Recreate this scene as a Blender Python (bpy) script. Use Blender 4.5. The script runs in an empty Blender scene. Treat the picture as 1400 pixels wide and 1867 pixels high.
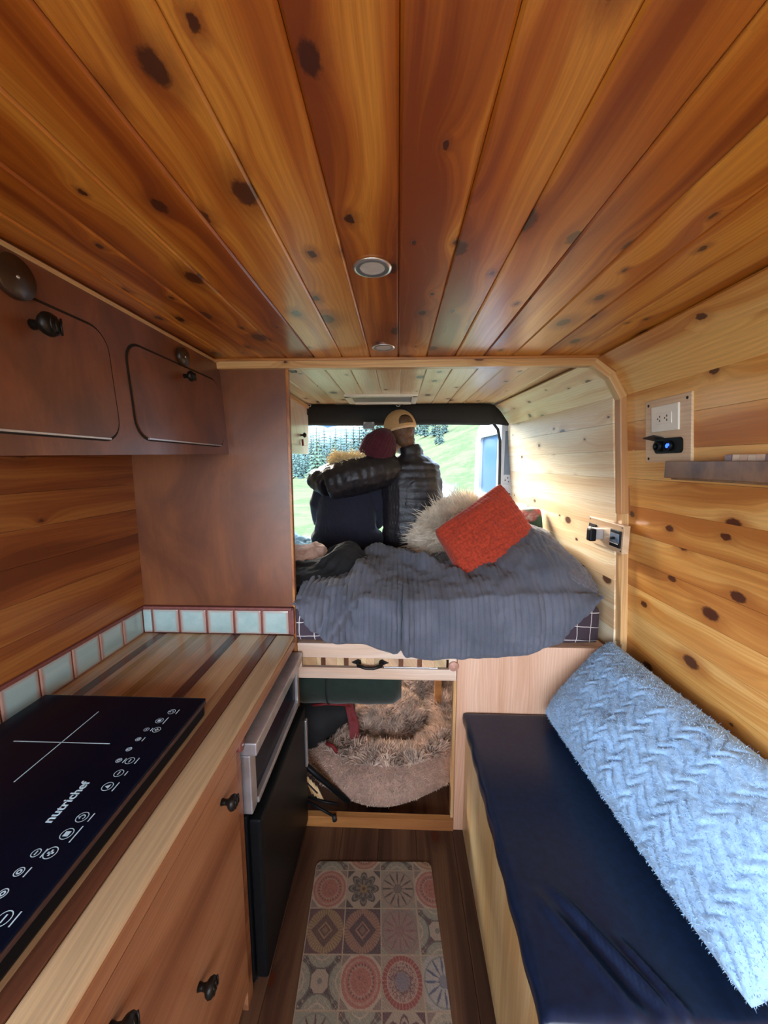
import bpy, bmesh, math, random
import numpy as np
from mathutils import Vector, Matrix, noise as mnoise
random.seed(7); rng = np.random.default_rng(7)
PI = math.pi
S = bpy.context.scene
COL = S.collection
# ------------------------------------------------------------------ camera
FPX = 690.0
yaw = math.atan(25.0/FPX); pitch = math.atan(90.5/math.hypot(FPX, 25))
cd = bpy.data.cameras.new('camera'); cam = bpy.data.objects.new('camera', cd); COL.objects.link(cam)
cd.sensor_fit = 'HORIZONTAL'; cd.sensor_width = 36; cd.lens = FPX/1400*36; cd.clip_start = .01; cd.clip_end = 3000
cam.location = (0, 0, 1.5); cam.rotation_euler = (PI/2-pitch, 0, yaw)
S.camera = cam
# ------------------------------------------------------------------ world, sun, exposure
S.view_settings.view_transform = 'Standard'; S.view_settings.look = 'None'; S.view_settings.gamma = 1
S.view_settings.exposure = 1.5
S.view_settings.use_curve_mapping = False
W = bpy.data.worlds.new('sky'); S.world = W; W.use_nodes = True
wt = W.node_tree; wt.nodes.clear()
def wn(t, **k):
    n = wt.nodes.new(t)
    for a, b in k.items(): setattr(n, a, b)
    return n
wo = wn('ShaderNodeOutputWorld'); bg = wn('ShaderNodeBackground'); wtc = wn('ShaderNodeTexCoord')
wm = wn('ShaderNodeMapping'); wm.inputs['Scale'].default_value = (1, 1, 3.0)
wno = wn('ShaderNodeTexNoise'); wno.inputs['Scale'].default_value = 4.5; wno.inputs['Detail'].default_value = 6
wr = wn('ShaderNodeValToRGB'); wr.color_ramp.elements[0].position = .42; wr.color_ramp.elements[1].position = .62
wr.color_ramp.elements[0].color = (.40, .62, .95, 1); wr.color_ramp.elements[1].color = (.95, .98, 1, 1)
wt.links.new(wtc.outputs['Generated'], wm.inputs['Vector']); wt.links.new(wm.outputs[0], wno.inputs['Vector'])
wt.links.new(wno.outputs['Fac'], wr.inputs['Fac']); wt.links.new(wr.outputs['Color'], bg.inputs['Color'])
bg.inputs['Strength'].default_value = 5.5
wt.links.new(bg.outputs[0], wo.inputs['Surface'])
sd = bpy.data.lights.new('sun', 'SUN'); sun = bpy.data.objects.new('sun', sd); COL.objects.link(sun)
sd.energy = 5.5; sd.angle = math.radians(24); sd.color = (1, .90, .74)
sun.rotation_euler = (math.radians(-66), 0, math.radians(30))  # hazy low sun behind the van, left of the meadow
def portal(loc, rot, sx, sy):
    l = bpy.data.lights.new('window_portal', 'AREA'); l.shape = 'RECTANGLE'; l.size = sx; l.size_y = sy
    l.cycles.is_portal = True
    o = bpy.data.objects.new('window_portal', l); COL.objects.link(o); o.location = loc; o.rotation_euler = rot
portal((0, 2.6, 1.0), (-PI/2, 0, 0), 1.7, 1.9)       # rear door opening, shining in (-Y)
portal((0, -1.45, 1.3), (PI/2, 0, 0), 1.9, 1.2)      # windscreen
portal((-1.05, -.95, 1.25), (0, -PI/2, 0), 1.0, .8)
portal((1.05, -.95, 1.25), (0, PI/2, 0), 1.0, .8)

def daylight(loc, rot, sx, sy, power, col):
    l = bpy.data.lights.new('cab_window_daylight', 'AREA'); l.shape = 'RECTANGLE'; l.size = sx; l.size_y = sy; l.energy = power; l.color = col
    o = bpy.data.objects.new('cab_window_daylight', l); COL.objects.link(o); o.location = loc; o.rotation_euler = rot
daylight((0, -1.5, 1.4), (math.radians(62), 0, 0), 1.9, 1.0, 7.5, (.86, .93, 1))       # daylight through the windscreen
daylight((1.10, -.95, 1.25), (0, PI/2, 0), 1.0, .9, 1.0, (1, .95, .88))    # daylight through the cab side windows
daylight((-1.10, -.95, 1.25), (0, -PI/2, 0), 1.0, .9, 12, (1, .92, .82))
# ------------------------------------------------------------------ materials
def newmat(name):
    m = bpy.data.materials.new(name); m.use_nodes = True
    nt = m.node_tree; b = nt.nodes['Principled BSDF']
    return m, nt, b
class G:
    def __init__(s, nt): s.nt = nt
    def n(s, t, **k):
        x = s.nt.nodes.new(t)
        for a, b in k.items(): setattr(x, a, b)
        return x
    def l(s, a, b): s.nt.links.new(a, b)
    def val(s, x, sock):
        if isinstance(x, (int, float)): sock.default_value = x
        else: s.l(x, sock)
    def m(s, op, a, b=0.0, c=0.0, clamp=False):
        x = s.n('ShaderNodeMath', operation=op, use_clamp=clamp)
        s.val(a, x.inputs[0]); s.val(b, x.inputs[1])
        if op in ('MULTIPLY_ADD', 'SMOOTH_MIN', 'SMOOTH_MAX', 'WRAP', 'COMPARE'): s.val(c, x.inputs[2])
        return x.outputs[0]
    def ss(s, x, a, b, lo=0.0, hi=1.0):
        y = s.n('ShaderNodeMapRange', interpolation_type='SMOOTHSTEP')
        s.val(x, y.inputs['Value']); y.inputs['From Min'].default_value = a; y.inputs['From Max'].default_value = b
        y.inputs['To Min'].default_value = lo; y.inputs['To Max'].default_value = hi
        return y.outputs[0]
    def mix(s, f, a, b, blend='MIX'):
        x = s.n('ShaderNodeMix', data_type='RGBA', blend_type=blend)
        s.val(f, x.inputs[0])
        for v, i in ((a, 6), (b, 7)):
            if isinstance(v, tuple): x.inputs[i].default_value = (*v[:3], 1)
            else: s.l(v, x.inputs[i])
        return x.outputs[2]
    def obj(s): return s.n('ShaderNodeTexCoord').outputs['Object']
    def sep(s, v):
        x = s.n('ShaderNodeSeparateXYZ'); s.l(v, x.inputs[0]); return x.outputs
    def comb(s, a, b, c):
        x = s.n('ShaderNodeCombineXYZ')
        for i, v in enumerate((a, b, c)): s.val(v, x.inputs[i])
        return x.outputs[0]
    def noise(s, v, scale=1, detail=3, rough=.5, dist=0):
        x = s.n('ShaderNodeTexNoise'); x.inputs['Scale'].default_value = scale; x.inputs['Detail'].default_value = detail
        x.inputs['Roughness'].default_value = rough; x.inputs['Distortion'].default_value = dist
        if v is not None: s.l(v, x.inputs['Vector'])
        return x.outputs['Fac']
    def bump(s, h, strength, dist, bsdf):
        x = s.n('ShaderNodeBump'); x.inputs['Strength'].default_value = strength; x.inputs['Distance'].default_value = dist
        s.l(h, x.inputs['Height']); s.l(x.outputs[0], bsdf.inputs['Normal'])
def plain(name, col, rough=.5, metal=0, coat=0, nscale=0, namt=.15, bump=0, bdist=.002, sheen=0, spec=.5, emis=None, trans=0):
    m, nt, b = newmat(name); g = G(nt)
    b.inputs['Roughness'].default_value = rough; b.inputs['Metallic'].default_value = metal
    b.inputs['Coat Weight'].default_value = coat; b.inputs['Coat Roughness'].default_value = .15
    b.inputs['Specular IOR Level'].default_value = spec; b.inputs['Sheen Weight'].default_value = sheen
    b.inputs['Sheen Roughness'].default_value = .5
    if trans: b.inputs['Transmission Weight'].default_value = trans
    if emis: b.inputs['Emission Color'].default_value = (*emis[0], 1); b.inputs['Emission Strength'].default_value = emis[1]
    if nscale:
        f = g.noise(g.obj(), nscale, 4, .6)
        f2 = g.ss(f, .3, .7)
        dark = tuple(c*(1-namt) for c in col); light = tuple(min(1, c*(1+namt)) for c in col)
        g.l(g.mix(f2, dark, light), b.inputs['Base Color'])
        if bump: g.bump(f, bump, bdist, b)
    else: b.inputs['Base Color'].default_value = (*col, 1)
    return m
def cedar(name, pale, mid, heart, knot=(.060, .012, .004), rough=.33, coat=.35, knots=.55, hv=.5, blur=1.0, axis=0):
    """knotty board: grain runs along local Y, board is flat in X; axis=1 grain along X; axis=2 grain along Z, flat in X"""
    m, nt, b = newmat(name); g = G(nt)
    sp = g.sep(g.obj()); rnd = g.n('ShaderNodeObjectInfo').outputs['Random']
    if axis == 0: a, y, c = sp[0], sp[1], sp[2]
    elif axis == 1: a, y, c = sp[1], sp[0], sp[2]
    elif axis == 2: a, y, c = sp[0], sp[2], sp[1]
    else: a, y, c = sp[2], sp[1], sp[0]
    x = g.m('ADD', g.m('ADD', a, g.m('MULTIPLY', c, .6)), g.m('MULTIPLY', rnd, 37.0))
    y = g.m('ADD', y, g.m('MULTIPLY', rnd, 91.0))
    vc = g.comb(g.m('MULTIPLY', x, 8.5), g.m('MULTIPLY', y, 5.2), 0.0)
    vo = g.n('ShaderNodeTexVoronoi', voronoi_dimensions='2D'); vo.inputs['Scale'].default_value = 1; g.l(vc, vo.inputs['Vector'])
    vo.inputs['Randomness'].default_value = .9
    d = vo.outputs['Distance']; vcol = g.sep(vo.outputs['Color'])
    wob = g.noise(g.comb(g.m('MULTIPLY', x, 150), g.m('MULTIPLY', y, 95), 0.0), 1, 3, .6)
    dn = g.m('ADD', d, g.m('MULTIPLY', g.m('SUBTRACT', wob, .5), .085))
    has = g.m('LESS_THAN', vcol[0], knots)
    size = g.m('MULTIPLY_ADD', g.m('POWER', vcol[1], 2.0), .13, .032)
    core = g.m('MULTIPLY', g.m('SUBTRACT', 1.0, g.ss(g.m('DIVIDE', dn, size), .75, 1.25)), has)
    halo = g.m('MULTIPLY', g.m('SUBTRACT', 1.0, g.ss(g.m('DIVIDE', dn, size), .9, 3.4)), has)
    swirl = g.m('MULTIPLY', g.m('EXPONENT', g.m('MULTIPLY', d, -6.0)), has)
    low = g.noise(g.comb(g.m('MULTIPLY', x, 9), g.m('MULTIPLY', y, 1.3), 2.0), 1, 2, .5)
    gx = g.m('ADD', g.m('MULTIPLY_ADD', low, .075, x), g.m('MULTIPLY', swirl, .035))
    ring = g.m('MULTIPLY_ADD', g.m('SINE', g.m('MULTIPLY', gx, 560.0)), .5, .5)
    ring2 = g.noise(g.comb(g.m('MULTIPLY', gx, 75), g.m('MULTIPLY', y, 1.2), 5.0), 1, 4, .65)
    fine = g.noise(g.comb(g.m('MULTIPLY', x, 420), g.m('MULTIPLY', y, 9), 1.0), 1, 3, .6)
    band = g.noise(g.comb(g.m('MULTIPLY', gx, 13), g.m('MULTIPLY', y, .7), rnd), 1, 2, .5)
    t = g.m('ADD', g.m('MULTIPLY', g.m('SUBTRACT', band, .5), 3.0), g.m('MULTIPLY_ADD', rnd, hv, .5-hv*.5))
    t = g.m('ADD', t, g.m('MULTIPLY', g.m('SUBTRACT', ring2, .5), 1.1))
    t = g.m('ADD', t, 0.0, clamp=True)
    r = g.n('ShaderNodeValToRGB'); g.l(t, r.inputs['Fac']); e = r.color_ramp.elements
    e[0].position = .12; e[0].color = (*pale, 1); e[1].position = .92; e[1].color = (*heart, 1)
    k = e.new(.5); k.color = (*mid, 1)
    col = r.outputs['Color']
    col = g.mix(g.m('MULTIPLY', ring, .16), col, tuple(c*.45 for c in mid), 'MIX')
    col = g.mix(g.m('MULTIPLY', g.ss(fine, .35, .7), .22), col, tuple(c*.5 for c in mid))
    col = g.mix(g.m('MULTIPLY', halo, .62), col, tuple(c*.8 for c in heart))
    col = g.mix(g.m('MULTIPLY', core, .93), col, knot)
    g.l(col, b.inputs['Base Color']); b.inputs['Specular IOR Level'].default_value = .35
    g.l(g.m('MULTIPLY_ADD', ring2, .18, rough-.08), b.inputs['Roughness'])
    b.inputs['Coat Weight'].default_value = coat; b.inputs['Coat Roughness'].default_value = .22
    g.bump(g.m('ADD', g.m('MULTIPLY', fine, .4), g.m('MULTIPLY', core, -1.0)), .25, .001, b)
    return m
M = {}
M['ceil'] = cedar('cedar ceiling', (.78, .35, .055), (.54, .165, .018), (.27, .055, .007), rough=.30, coat=.35, knots=.95)
M['rwall'] = cedar('cedar wall', (.88, .52, .17), (.72, .33, .075), (.50, .17, .030), rough=.34, coat=.25, knots=.7, hv=.7)
M['rear'] = cedar('bounce lit cedar', (.93, .80, .57), (.88, .69, .43), (.74, .48, .26), rough=.34, coat=.3, knots=.5, hv=.5)  # rear boards lightened to stand in for bounced daylight
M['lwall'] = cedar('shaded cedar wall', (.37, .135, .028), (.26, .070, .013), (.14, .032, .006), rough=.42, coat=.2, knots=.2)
M['trim'] = cedar('cedar trim', (.80, .56, .30), (.70, .42, .18), (.50, .24, .09), knots=.12, coat=.25)
M['trimdk'] = cedar('orange cedar edge', (.50, .20, .05), (.40, .13, .025), (.24, .06, .012), knots=.05)
M['trimz'] = cedar('cedar post', (.80, .56, .30), (.72, .44, .20), (.52, .26, .10), knots=.25, coat=.25, axis=2)
M['birch'] = cedar('birch plywood', (.80, .50, .34), (.74, .43, .28), (.64, .34, .20), knots=0, hv=.2, coat=.25, rough=.4, axis=2)
M['birchx'] = cedar('birch rail', (.80, .62, .48), (.76, .56, .42), (.66, .44, .30), knots=0, hv=.2, coat=.25, rough=.4, axis=1)
M['boxside'] = cedar('pine bench side', (.92, .72, .40), (.86, .62, .30), (.70, .42, .16), knots=.05, hv=.2, coat=.2, axis=2)
M['sill'] = cedar('sill pine', (.55, .27, .09), (.44, .19, .055), (.3, .1, .03), knots=.0, axis=1)
M['door'] = cedar('stained plywood door', (.40, .185, .085), (.32, .130, .055), (.22, .08, .032), knots=.0, hv=.2, coat=.35, rough=.38, axis=3)
def stained(name, c1, c2, sc=3.0, rough=.33, coat=.4):
    m, nt, b = newmat(name); g = G(nt)
    o = g.obj(); sp = g.sep(o)
    f = g.noise(g.comb(g.m('MULTIPLY', sp[0], sc*1.4), g.m('MULTIPLY', sp[1], sc*1.4), g.m('MULTIPLY', sp[2], sc*.8)), 1, 5, .6, .6)
    f2 = g.noise(g.comb(g.m('MULTIPLY', sp[0], 160), g.m('MULTIPLY', sp[1], 160), g.m('MULTIPLY', sp[2], 8)), 1, 3, .6)
    c = g.mix(g.ss(f, .3, .7), c1, c2); c = g.mix(g.m('MULTIPLY', f2, .35), c, tuple(v*.4 for v in c1))
    g.l(c, b.inputs['Base Color']); b.inputs['Roughness'].default_value = rough
    b.inputs['Coat Weight'].default_value = coat; b.inputs['Coat Roughness'].default_value = .3
    return m
M['panel'] = stained('red brown stained plywood', (.120, .034, .012), (.27, .088, .028))
M['latchwood'] = plain('dark latch wood', (.030, .014, .008), .4, nscale=40, coat=.3)
M['cab'] = stained('brown stained plywood', (.12, .036, .015), (.25, .082, .034), 5)
M['floor'] = cedar('dark walnut floor', (.13, .062, .032), (.080, .034, .018), (.032, .013, .008), knots=.1, coat=.15, rough=.42)
M['black'] = plain('black fabric', (.006, .007, .008), .8, nscale=40, bump=.3)
M['blackgloss'] = plain('black glass', (.003, .005, .014), .22, spec=.12, nscale=6)
M['blackplastic'] = plain('black plastic', (.004, .005, .006), .45, spec=.18, nscale=60)
M['steel'] = plain('brushed grey metal', (.52, .50, .50), .35, metal=.7, nscale=30, namt=.1)
M['chrome'] = plain('satin chrome', (.75, .75, .76), .28, metal=.9, nscale=20, namt=.05)
M['iron'] = plain('wrought iron', (.016, .013, .011), .42, metal=.6, nscale=120, bump=.4)
M['seam'] = plain('seam', (.010, .006, .004), .9, nscale=50)
M['ply'] = cedar('light plywood plate', (.76, .56, .36), (.72, .50, .30), (.62, .40, .22), knots=0, axis=3, hv=.1)
M['plastic'] = plain('ivory plastic', (.82, .78, .68), .3, nscale=20, namt=.03)
M['tile'] = None
def tilemat():
    m, nt, b = newmat('glazed tile'); g = G(nt)
    o = g.obj(); sp = g.sep(o)
    ax = g.m('MAXIMUM', g.m('ABSOLUTE', sp[0]), g.m('MAXIMUM', g.m('ABSOLUTE', sp[2]), g.m('ABSOLUTE', sp[1])))
    rnd = g.n('ShaderNodeObjectInfo').outputs['Random']
    n = g.noise(g.comb(sp[0], sp[2], g.m('MULTIPLY', rnd, 9.0)), 22, 4, .6)
    e = g.ss(g.m('ADD', ax, g.m('MULTIPLY', n, .012)), .040, .056)
    base = g.mix(n, (.24, .36, .33), (.48, .60, .56))
    g.l(g.mix(e, base, (.42, .22, .16)), b.inputs['Base Color']); b.inputs['Roughness'].default_value = .16
    b.inputs['Coat Weight'].default_value = .5
    g.bump(g.noise(o, 30, 3), .15, .002, b)
    return m
M['tile'] = tilemat()
M['grout'] = plain('red brown grout trim', (.19, .055, .042), .55, nscale=60)
M['navy'] = plain('navy vinyl', (.006, .015, .042), .30, spec=.4, nscale=60, namt=.2, coat=.0, bump=.12, bdist=.0006)
M['whitepaint'] = plain('white van paint', (.42, .46, .54), .3, nscale=3, namt=.03, coat=.4)
M['rubber'] = plain('black rubber seal', (.012, .011, .012), .6, nscale=60)
M['bluepanel'] = plain('blue grey door panel', (.12, .17, .24), .5, nscale=5)
M['whitecab'] = cedar('pale cabinet', (.78, .66, .56), (.76, .62, .52), (.68, .52, .42), knots=0, hv=.1, axis=1)
M['print'] = plain('white blue print', (.62, .84, 1.0), .5, emis=None, nscale=200, namt=.1)
M['led'] = plain('blue led', (.02, .06, .9), .3, emis=((.02, .08, 1), 1.6))
M['red'] = plain('red strap', (.17, .007, .008), .7, nscale=60)
M['green'] = plain('dark green cloth', (.009, .020, .012), .9, nscale=30, bump=.3, sheen=.2)
M['peach'] = plain('peach fleece', (.62, .40, .30), .95, nscale=60, bump=.5, sheen=.3)
M['bluecloth'] = plain('pale blue blanket', (.22, .38, .45), .9, nscale=30, bump=.3)
M['cap'] = plain('tan cap cotton', (.50, .30, .13), .85, nscale=150, namt=.15, bump=.3)
M['beanie'] = plain('maroon knit', (.062, .005, .014), .95, nscale=140, namt=.35, bump=.6, sheen=.1)
M['navyknit'] = plain('navy fleece', (.011, .012, .026), .95, nscale=60, bump=.3, sheen=.15)
M['puffer'] = plain('black puffer nylon', (.013, .011, .014), .46, nscale=35, namt=.3, bump=.5, bdist=.006)
M['skin'] = plain('skin', (.56, .27, .17), .5, nscale=20, namt=.08)
M['blond'] = plain('blond hair', (.80, .62, .34), .6, nscale=90, namt=.3)
M['brownhair'] = plain('brown hair', (.10, .045, .02), .6, nscale=90, namt=.3)
M['trousers'] = plain('dark trousers', (.02, .022, .03), .85, nscale=60)
M['cream'] = plain('cream wool', (.86, .74, .58), .95, nscale=30, namt=.12, sheen=.2)
M['bedfur'] = plain('taupe plush fur', (.60, .44, .34), .95, nscale=14, namt=.35, sheen=.2)
M['bedbase'] = plain('taupe plush', (.38, .24, .18), .95, nscale=40, namt=.2, bump=.3)
M['glass'] = plain('tinted glass', (.05, .10, .17), .05, nscale=2, namt=.05)

def orange_mat():
    return plain('rust chenille', (.37, .034, .009), .9, nscale=90, namt=.3, bump=.5, sheen=.12)
M['orange'] = orange_mat()
M['bluefur'] = plain('light blue plush', (.32, .52, .76), .95, nscale=140, namt=.10, bump=.5, bdist=.003, sheen=.25)  # cool cast of the front daylight is mixed into this blue
def quiltmat():
    m, nt, b = newmat('grey quilt'); g = G(nt)
    o = g.obj()
    n = g.noise(o, 300, 3); n2 = g.noise(o, 7, 4)
    c = g.mix(g.ss(n2, .35, .65), (.060, .066, .086), (.098, .104, .130))
    c = g.mix(g.m('MULTIPLY', n, .3), c, (.20, .21, .25))
    g.l(c, b.inputs['Base Color']); b.inputs['Roughness'].default_value = .92; b.inputs['Sheen Weight'].default_value = .12
    g.bump(g.m('ADD', n, g.m('MULTIPLY', g.noise(o, 60, 3), 1.5)), .35, .002, b)
    return m
M['quilt'] = quiltmat()
def plaid():
    m, nt, b = newmat('plaid sheet'); g = G(nt)
    sp = g.sep(g.obj())
    def line(v, pitch, w):
        f = g.m('ABSOLUTE', g.m('SUBTRACT', g.m('FRACT', g.m('DIVIDE', v, pitch)), .5))
        return g.m('GREATER_THAN', f, .5-w/pitch)
    wv = g.m('MULTIPLY', g.m('SUBTRACT', g.noise(g.obj(), 7, 2), .5), .03)
    L = g.m('MAXIMUM', line(g.m('ADD', sp[0], wv), .056, .0013), g.m('MAXIMUM', line(g.m('ADD', sp[1], wv), .056, .0013), line(g.m('ADD', sp[2], wv), .056, .0013)))
    g.l(g.mix(L, (.055, .035, .048), (.72, .66, .62)), b.inputs['Base Color']); b.inputs['Roughness'].default_value = .9
    return m
M['plaid'] = plaid()
M['greyplain'] = plain('plain grey brushed cotton', (.115, .105, .115), .9, nscale=120, namt=.2, bump=.3, sheen=.2)
def vcol(name, rough=.85, bump=0):
    m, nt, b = newmat(name); g = G(nt)
    a = g.n('ShaderNodeAttribute', attribute_name='Col')
    n = g.noise(g.obj(), 350, 2)
    g.l(g.mix(g.m('MULTIPLY', n, .35), a.outputs['Color'], (.30, .22, .18)), b.inputs['Base Color'])
    b.inputs['Roughness'].default_value = rough
    g.bump(n, .3, .001, b)
    return m
M['matprint'] = vcol('tile print mat')

# ------------------------------------------------------------------ geometry helpers
WL = {}
def mk(name, me, mat=None, parent=None, loc=(0, 0, 0), rot=None, smooth=False):
    o = bpy.data.objects.new(name, me); COL.objects.link(o)
    if mat is not None and not me.materials: me.materials.append(mat)
    wm_ = Matrix.Translation(Vector(loc)) @ (rot.to_4x4() if rot is not None else Matrix())
    WL[o] = wm_
    if parent is not None:
        o.parent = parent; o.matrix_local = WL[parent].inverted() @ wm_
    else: o.matrix_local = wm_
    if smooth and len(me.polygons): me.polygons.foreach_set('use_smooth', [True]*len(me.polygons))
    return o
def mesh(name, V, F):
    me = bpy.data.meshes.new(name)
    me.from_pydata([tuple(v) for v in V], [], [tuple(f) for f in F]); me.update(); return me
def tag(o, label=None, cat=None, group=None, kind=None):
    if label: o['label'] = label
    if cat: o['category'] = cat
    if group: o['group'] = group
    if kind: o['kind'] = kind
    return o
def empty(name, loc, label=None, cat=None, group=None, kind=None):
    o = bpy.data.objects.new(name, None); COL.objects.link(o); o.location = loc; o.empty_display_size = .05
    WL[o] = Matrix.Translation(Vector(loc)); return tag(o, label, cat, group, kind)
def box_bm(sx, sy, sz, bevel=0, seg=2):
    bm = bmesh.new(); bmesh.ops.create_cube(bm, size=1)
    bmesh.ops.scale(bm, vec=(sx, sy, sz), verts=bm.verts)
    if bevel: bmesh.ops.bevel(bm, geom=bm.edges[:], offset=min(bevel, min(sx, sy, sz)*.45), segments=seg, affect='EDGES', profile=.6)
    return bm
def fin(bm, name):
    me = bpy.data.meshes.new(name); bmesh.ops.recalc_face_normals(bm, faces=bm.faces); bm.to_mesh(me); bm.free(); return me
def box(name, x, y, z, mat, parent=None, bevel=.002, rot=None, seg=2, smooth=False):
    c = ((x[0]+x[1])/2, (y[0]+y[1])/2, (z[0]+z[1])/2)
    me = fin(box_bm(abs(x[1]-x[0]), abs(y[1]-y[0]), abs(z[1]-z[0]), bevel, seg), name)
    return mk(name, me, mat, parent, c, rot, smooth)
def axes(X, Y, Z):
    return Matrix((X, Y, Z)).transposed()
def plank(parent, a, b, across, w, th, mat, name='plank', ch=.0035):
    """board whose visible face centre line runs a->b; 'across' unit vector; thickness goes away from the viewer side (normal = across x along)"""
    a = Vector(a); b = Vector(b); L = (b-a).length; Yv = (b-a).normalized(); Xv = Vector(across).normalized()
    Xv = (Xv - Yv*Xv.dot(Yv)).normalized(); Zv = Xv.cross(Yv)
    h = w/2
    sec = [(-h, -ch), (-h+ch, 0), (h-ch, 0), (h, -ch), (h, -th), (-h, -th)]
    V = [(x, -L/2, z) for x, z in sec]+[(x, L/2, z) for x, z in sec]; n = len(sec)
    F = [tuple(range(n)), tuple(reversed(range(n, 2*n)))]+[(i, i+n, (i+1) % n+n, (i+1) % n) for i in range(n)]
    bm = bmesh.new(); vs = [bm.verts.new(v) for v in V]
    for f in F: bm.faces.new([vs[i] for i in f])
    return mk(name, fin(bm, name), mat, parent, (a+b)/2, axes(Xv, Yv, Zv))
def tube_geo(path, r, seg=10, caps=True, squash=None):
    P = [Vector(p) for p in path]; n = len(P)
    R = r if isinstance(r, (list, tuple)) else [r]*n
    V = []; F = []
    up = None
    for i, p in enumerate(P):
        t = (P[min(i+1, n-1)]-P[max(i-1, 0)]).normalized()
        if up is None:
            up = Vector((0, 0, 1)) if abs(t.z) < .9 else Vector((1, 0, 0))
        s = t.cross(up).normalized(); up = s.cross(t).normalized()
        for k in range(seg):
            a = 2*PI*k/seg; q = squash or (1, 1)
            V.append(p + s*math.cos(a)*R[i]*q[0] + up*math.sin(a)*R[i]*q[1])
    for i in range(n-1):
        for k in range(seg):
            F.append((i*seg+k, i*seg+(k+1) % seg, (i+1)*seg+(k+1) % seg, (i+1)*seg+k))
    if caps: F += [tuple(reversed(range(seg))), tuple(range((n-1)*seg, n*seg))]
    return V, F
def tube(name, path, r, mat, parent=None, seg=10, loc=None, **k):
    loc = Vector(loc if loc is not None else path[0])
    V, F = tube_geo(path, r, seg, **k); V = [v-loc for v in V]
    return mk(name, mesh(name, V, F), mat, parent, loc, smooth=True)
def lathe_geo(prof, seg=24):
    V = []; F = []; n = len(prof)
    for k in range(seg):
        a = 2*PI*k/seg
        for r, z in prof: V.append((r*math.cos(a), r*math.sin(a), z))
    for k in range(seg):
        k2 = (k+1) % seg
        for i in range(n-1): F.append((k*n+i, k2*n+i, k2*n+i+1, k*n+i+1))
    return V, F
def lathe(name, prof, mat, parent, loc, zdir=(0, 0, 1), seg=24):
    V, F = lathe_geo(prof, seg)
    bm = bmesh.new(); vs = [bm.verts.new(v) for v in V]
    for f in F:
        try: bm.faces.new([vs[i] for i in f])
        except ValueError: pass
    bmesh.ops.remove_doubles(bm, verts=bm.verts, dist=1e-5)
    q = Vector((0, 0, 1)).rotation_difference(Vector(zdir)).to_matrix()
    return mk(name, fin(bm, name), mat, parent, loc, q, smooth=True)
def smoothstep(x, a, b):
    t = np.clip((x-a)/(b-a), 0, 1); return t*t*(3-2*t)
def vnoise(X, Y, seed=0):
    """cheap smooth 2-D value noise, numpy arrays in, -1..1 out"""
    r = np.random.default_rng(seed); T = r.uniform(-1, 1, (64, 64))
    xi = np.floor(X).astype(int); yi = np.floor(Y).astype(int); fx = X-xi; fy = Y-yi
    fx = fx*fx*(3-2*fx); fy = fy*fy*(3-2*fy)
    g = lambda a, b: T[a % 64, b % 64]
    return (g(xi, yi)*(1-fx)+g(xi+1, yi)*fx)*(1-fy)+(g(xi, yi+1)*(1-fx)+g(xi+1, yi+1)*fx)*fy
def grid_faces(nu, nv, off=0, wrap=False):
    F = []
    for i in range(nu-1):
        b = off+i*nv
        for j in range(nv-1): F.append((b+j, b+nv+j, b+nv+j+1, b+j+1))
    return F
def norml(v): return v/np.maximum(np.linalg.norm(v, axis=-1, keepdims=True), 1e-9)
def grid_normals(P):
    du = np.gradient(P, axis=0); dv = np.gradient(P, axis=1)
    return norml(np.cross(du, dv))
def strands(name, P, N, length, mat, parent, width=.004, jitter=.5, clump=None, droop=.3, seed=1, loc=(0, 0, 0)):
    """tapered two-segment tufts; P,N arrays (n,3). each tuft 3 triangles"""
    r = np.random.default_rng(seed); n = len(P)
    L = length*(.6+.8*r.random(n))[:, None]
    D = norml(N + r.normal(0, jitter, (n, 3)) + (0 if clump is None else clump))
    side = norml(np.cross(D, r.normal(0, 1, (n, 3))))
    D2 = norml(D + np.array([0, 0, -droop]) + r.normal(0, jitter*.6, (n, 3)))
    a = P - side*width; b = P + side*width; mid = P + D*L*.55
    c = mid - side*width*.7; d = mid + side*width*.7; e = mid + D2*L*.5
    V = np.stack([a, b, c, d, e], 1).reshape(-1, 3) - np.array(loc)
    me = bpy.data.meshes.new(name)
    base = np.arange(n)*5
    quads = np.stack([base, base+1, base+3, base+2], 1); tris = np.stack([base+2, base+3, base+4], 1)
    loops = np.concatenate([quads.ravel(), tris.ravel()])
    me.vertices.add(len(V)); me.vertices.foreach_set('co', V.ravel())
    me.loops.add(len(loops)); me.loops.foreach_set('vertex_index', loops.astype(np.int32))
    me.polygons.add(2*n)
    ls = np.concatenate([np.arange(n)*4, 4*n+np.arange(n)*3]); me.polygons.foreach_set('loop_start', ls.astype(np.int32))
    me.update(calc_edges=True); me.validate()
    o = mk(name, me, mat, parent, loc); o['kind'] = 'stuff'
    return o

# ------------------------------------------------------------------ THE ROOM
ZC = 1.86; YB = 1.385; Y0 = -1.3
PW = .0969
def struct(o): o['kind'] = 'structure'; return o
# floor
fl = struct(box('floor', (-1.05, .95), (Y0, 2.55), (-.06, -.012), M['seam'], bevel=0))
k = 0
for i, x in enumerate(np.arange(-.97, .93, .15)):
    segs = [(Y0, .18+.31*((i*7) % 4)), (.18+.31*((i*7) % 4), 2.54)]
    for a, b in segs:
        if b-a > .02: plank(fl, (x+.075, a+.0005, 0), (x+.075, b-.0005, 0), (1, 0, 0), .149, .012, M['floor'], ch=.0008)
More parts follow.
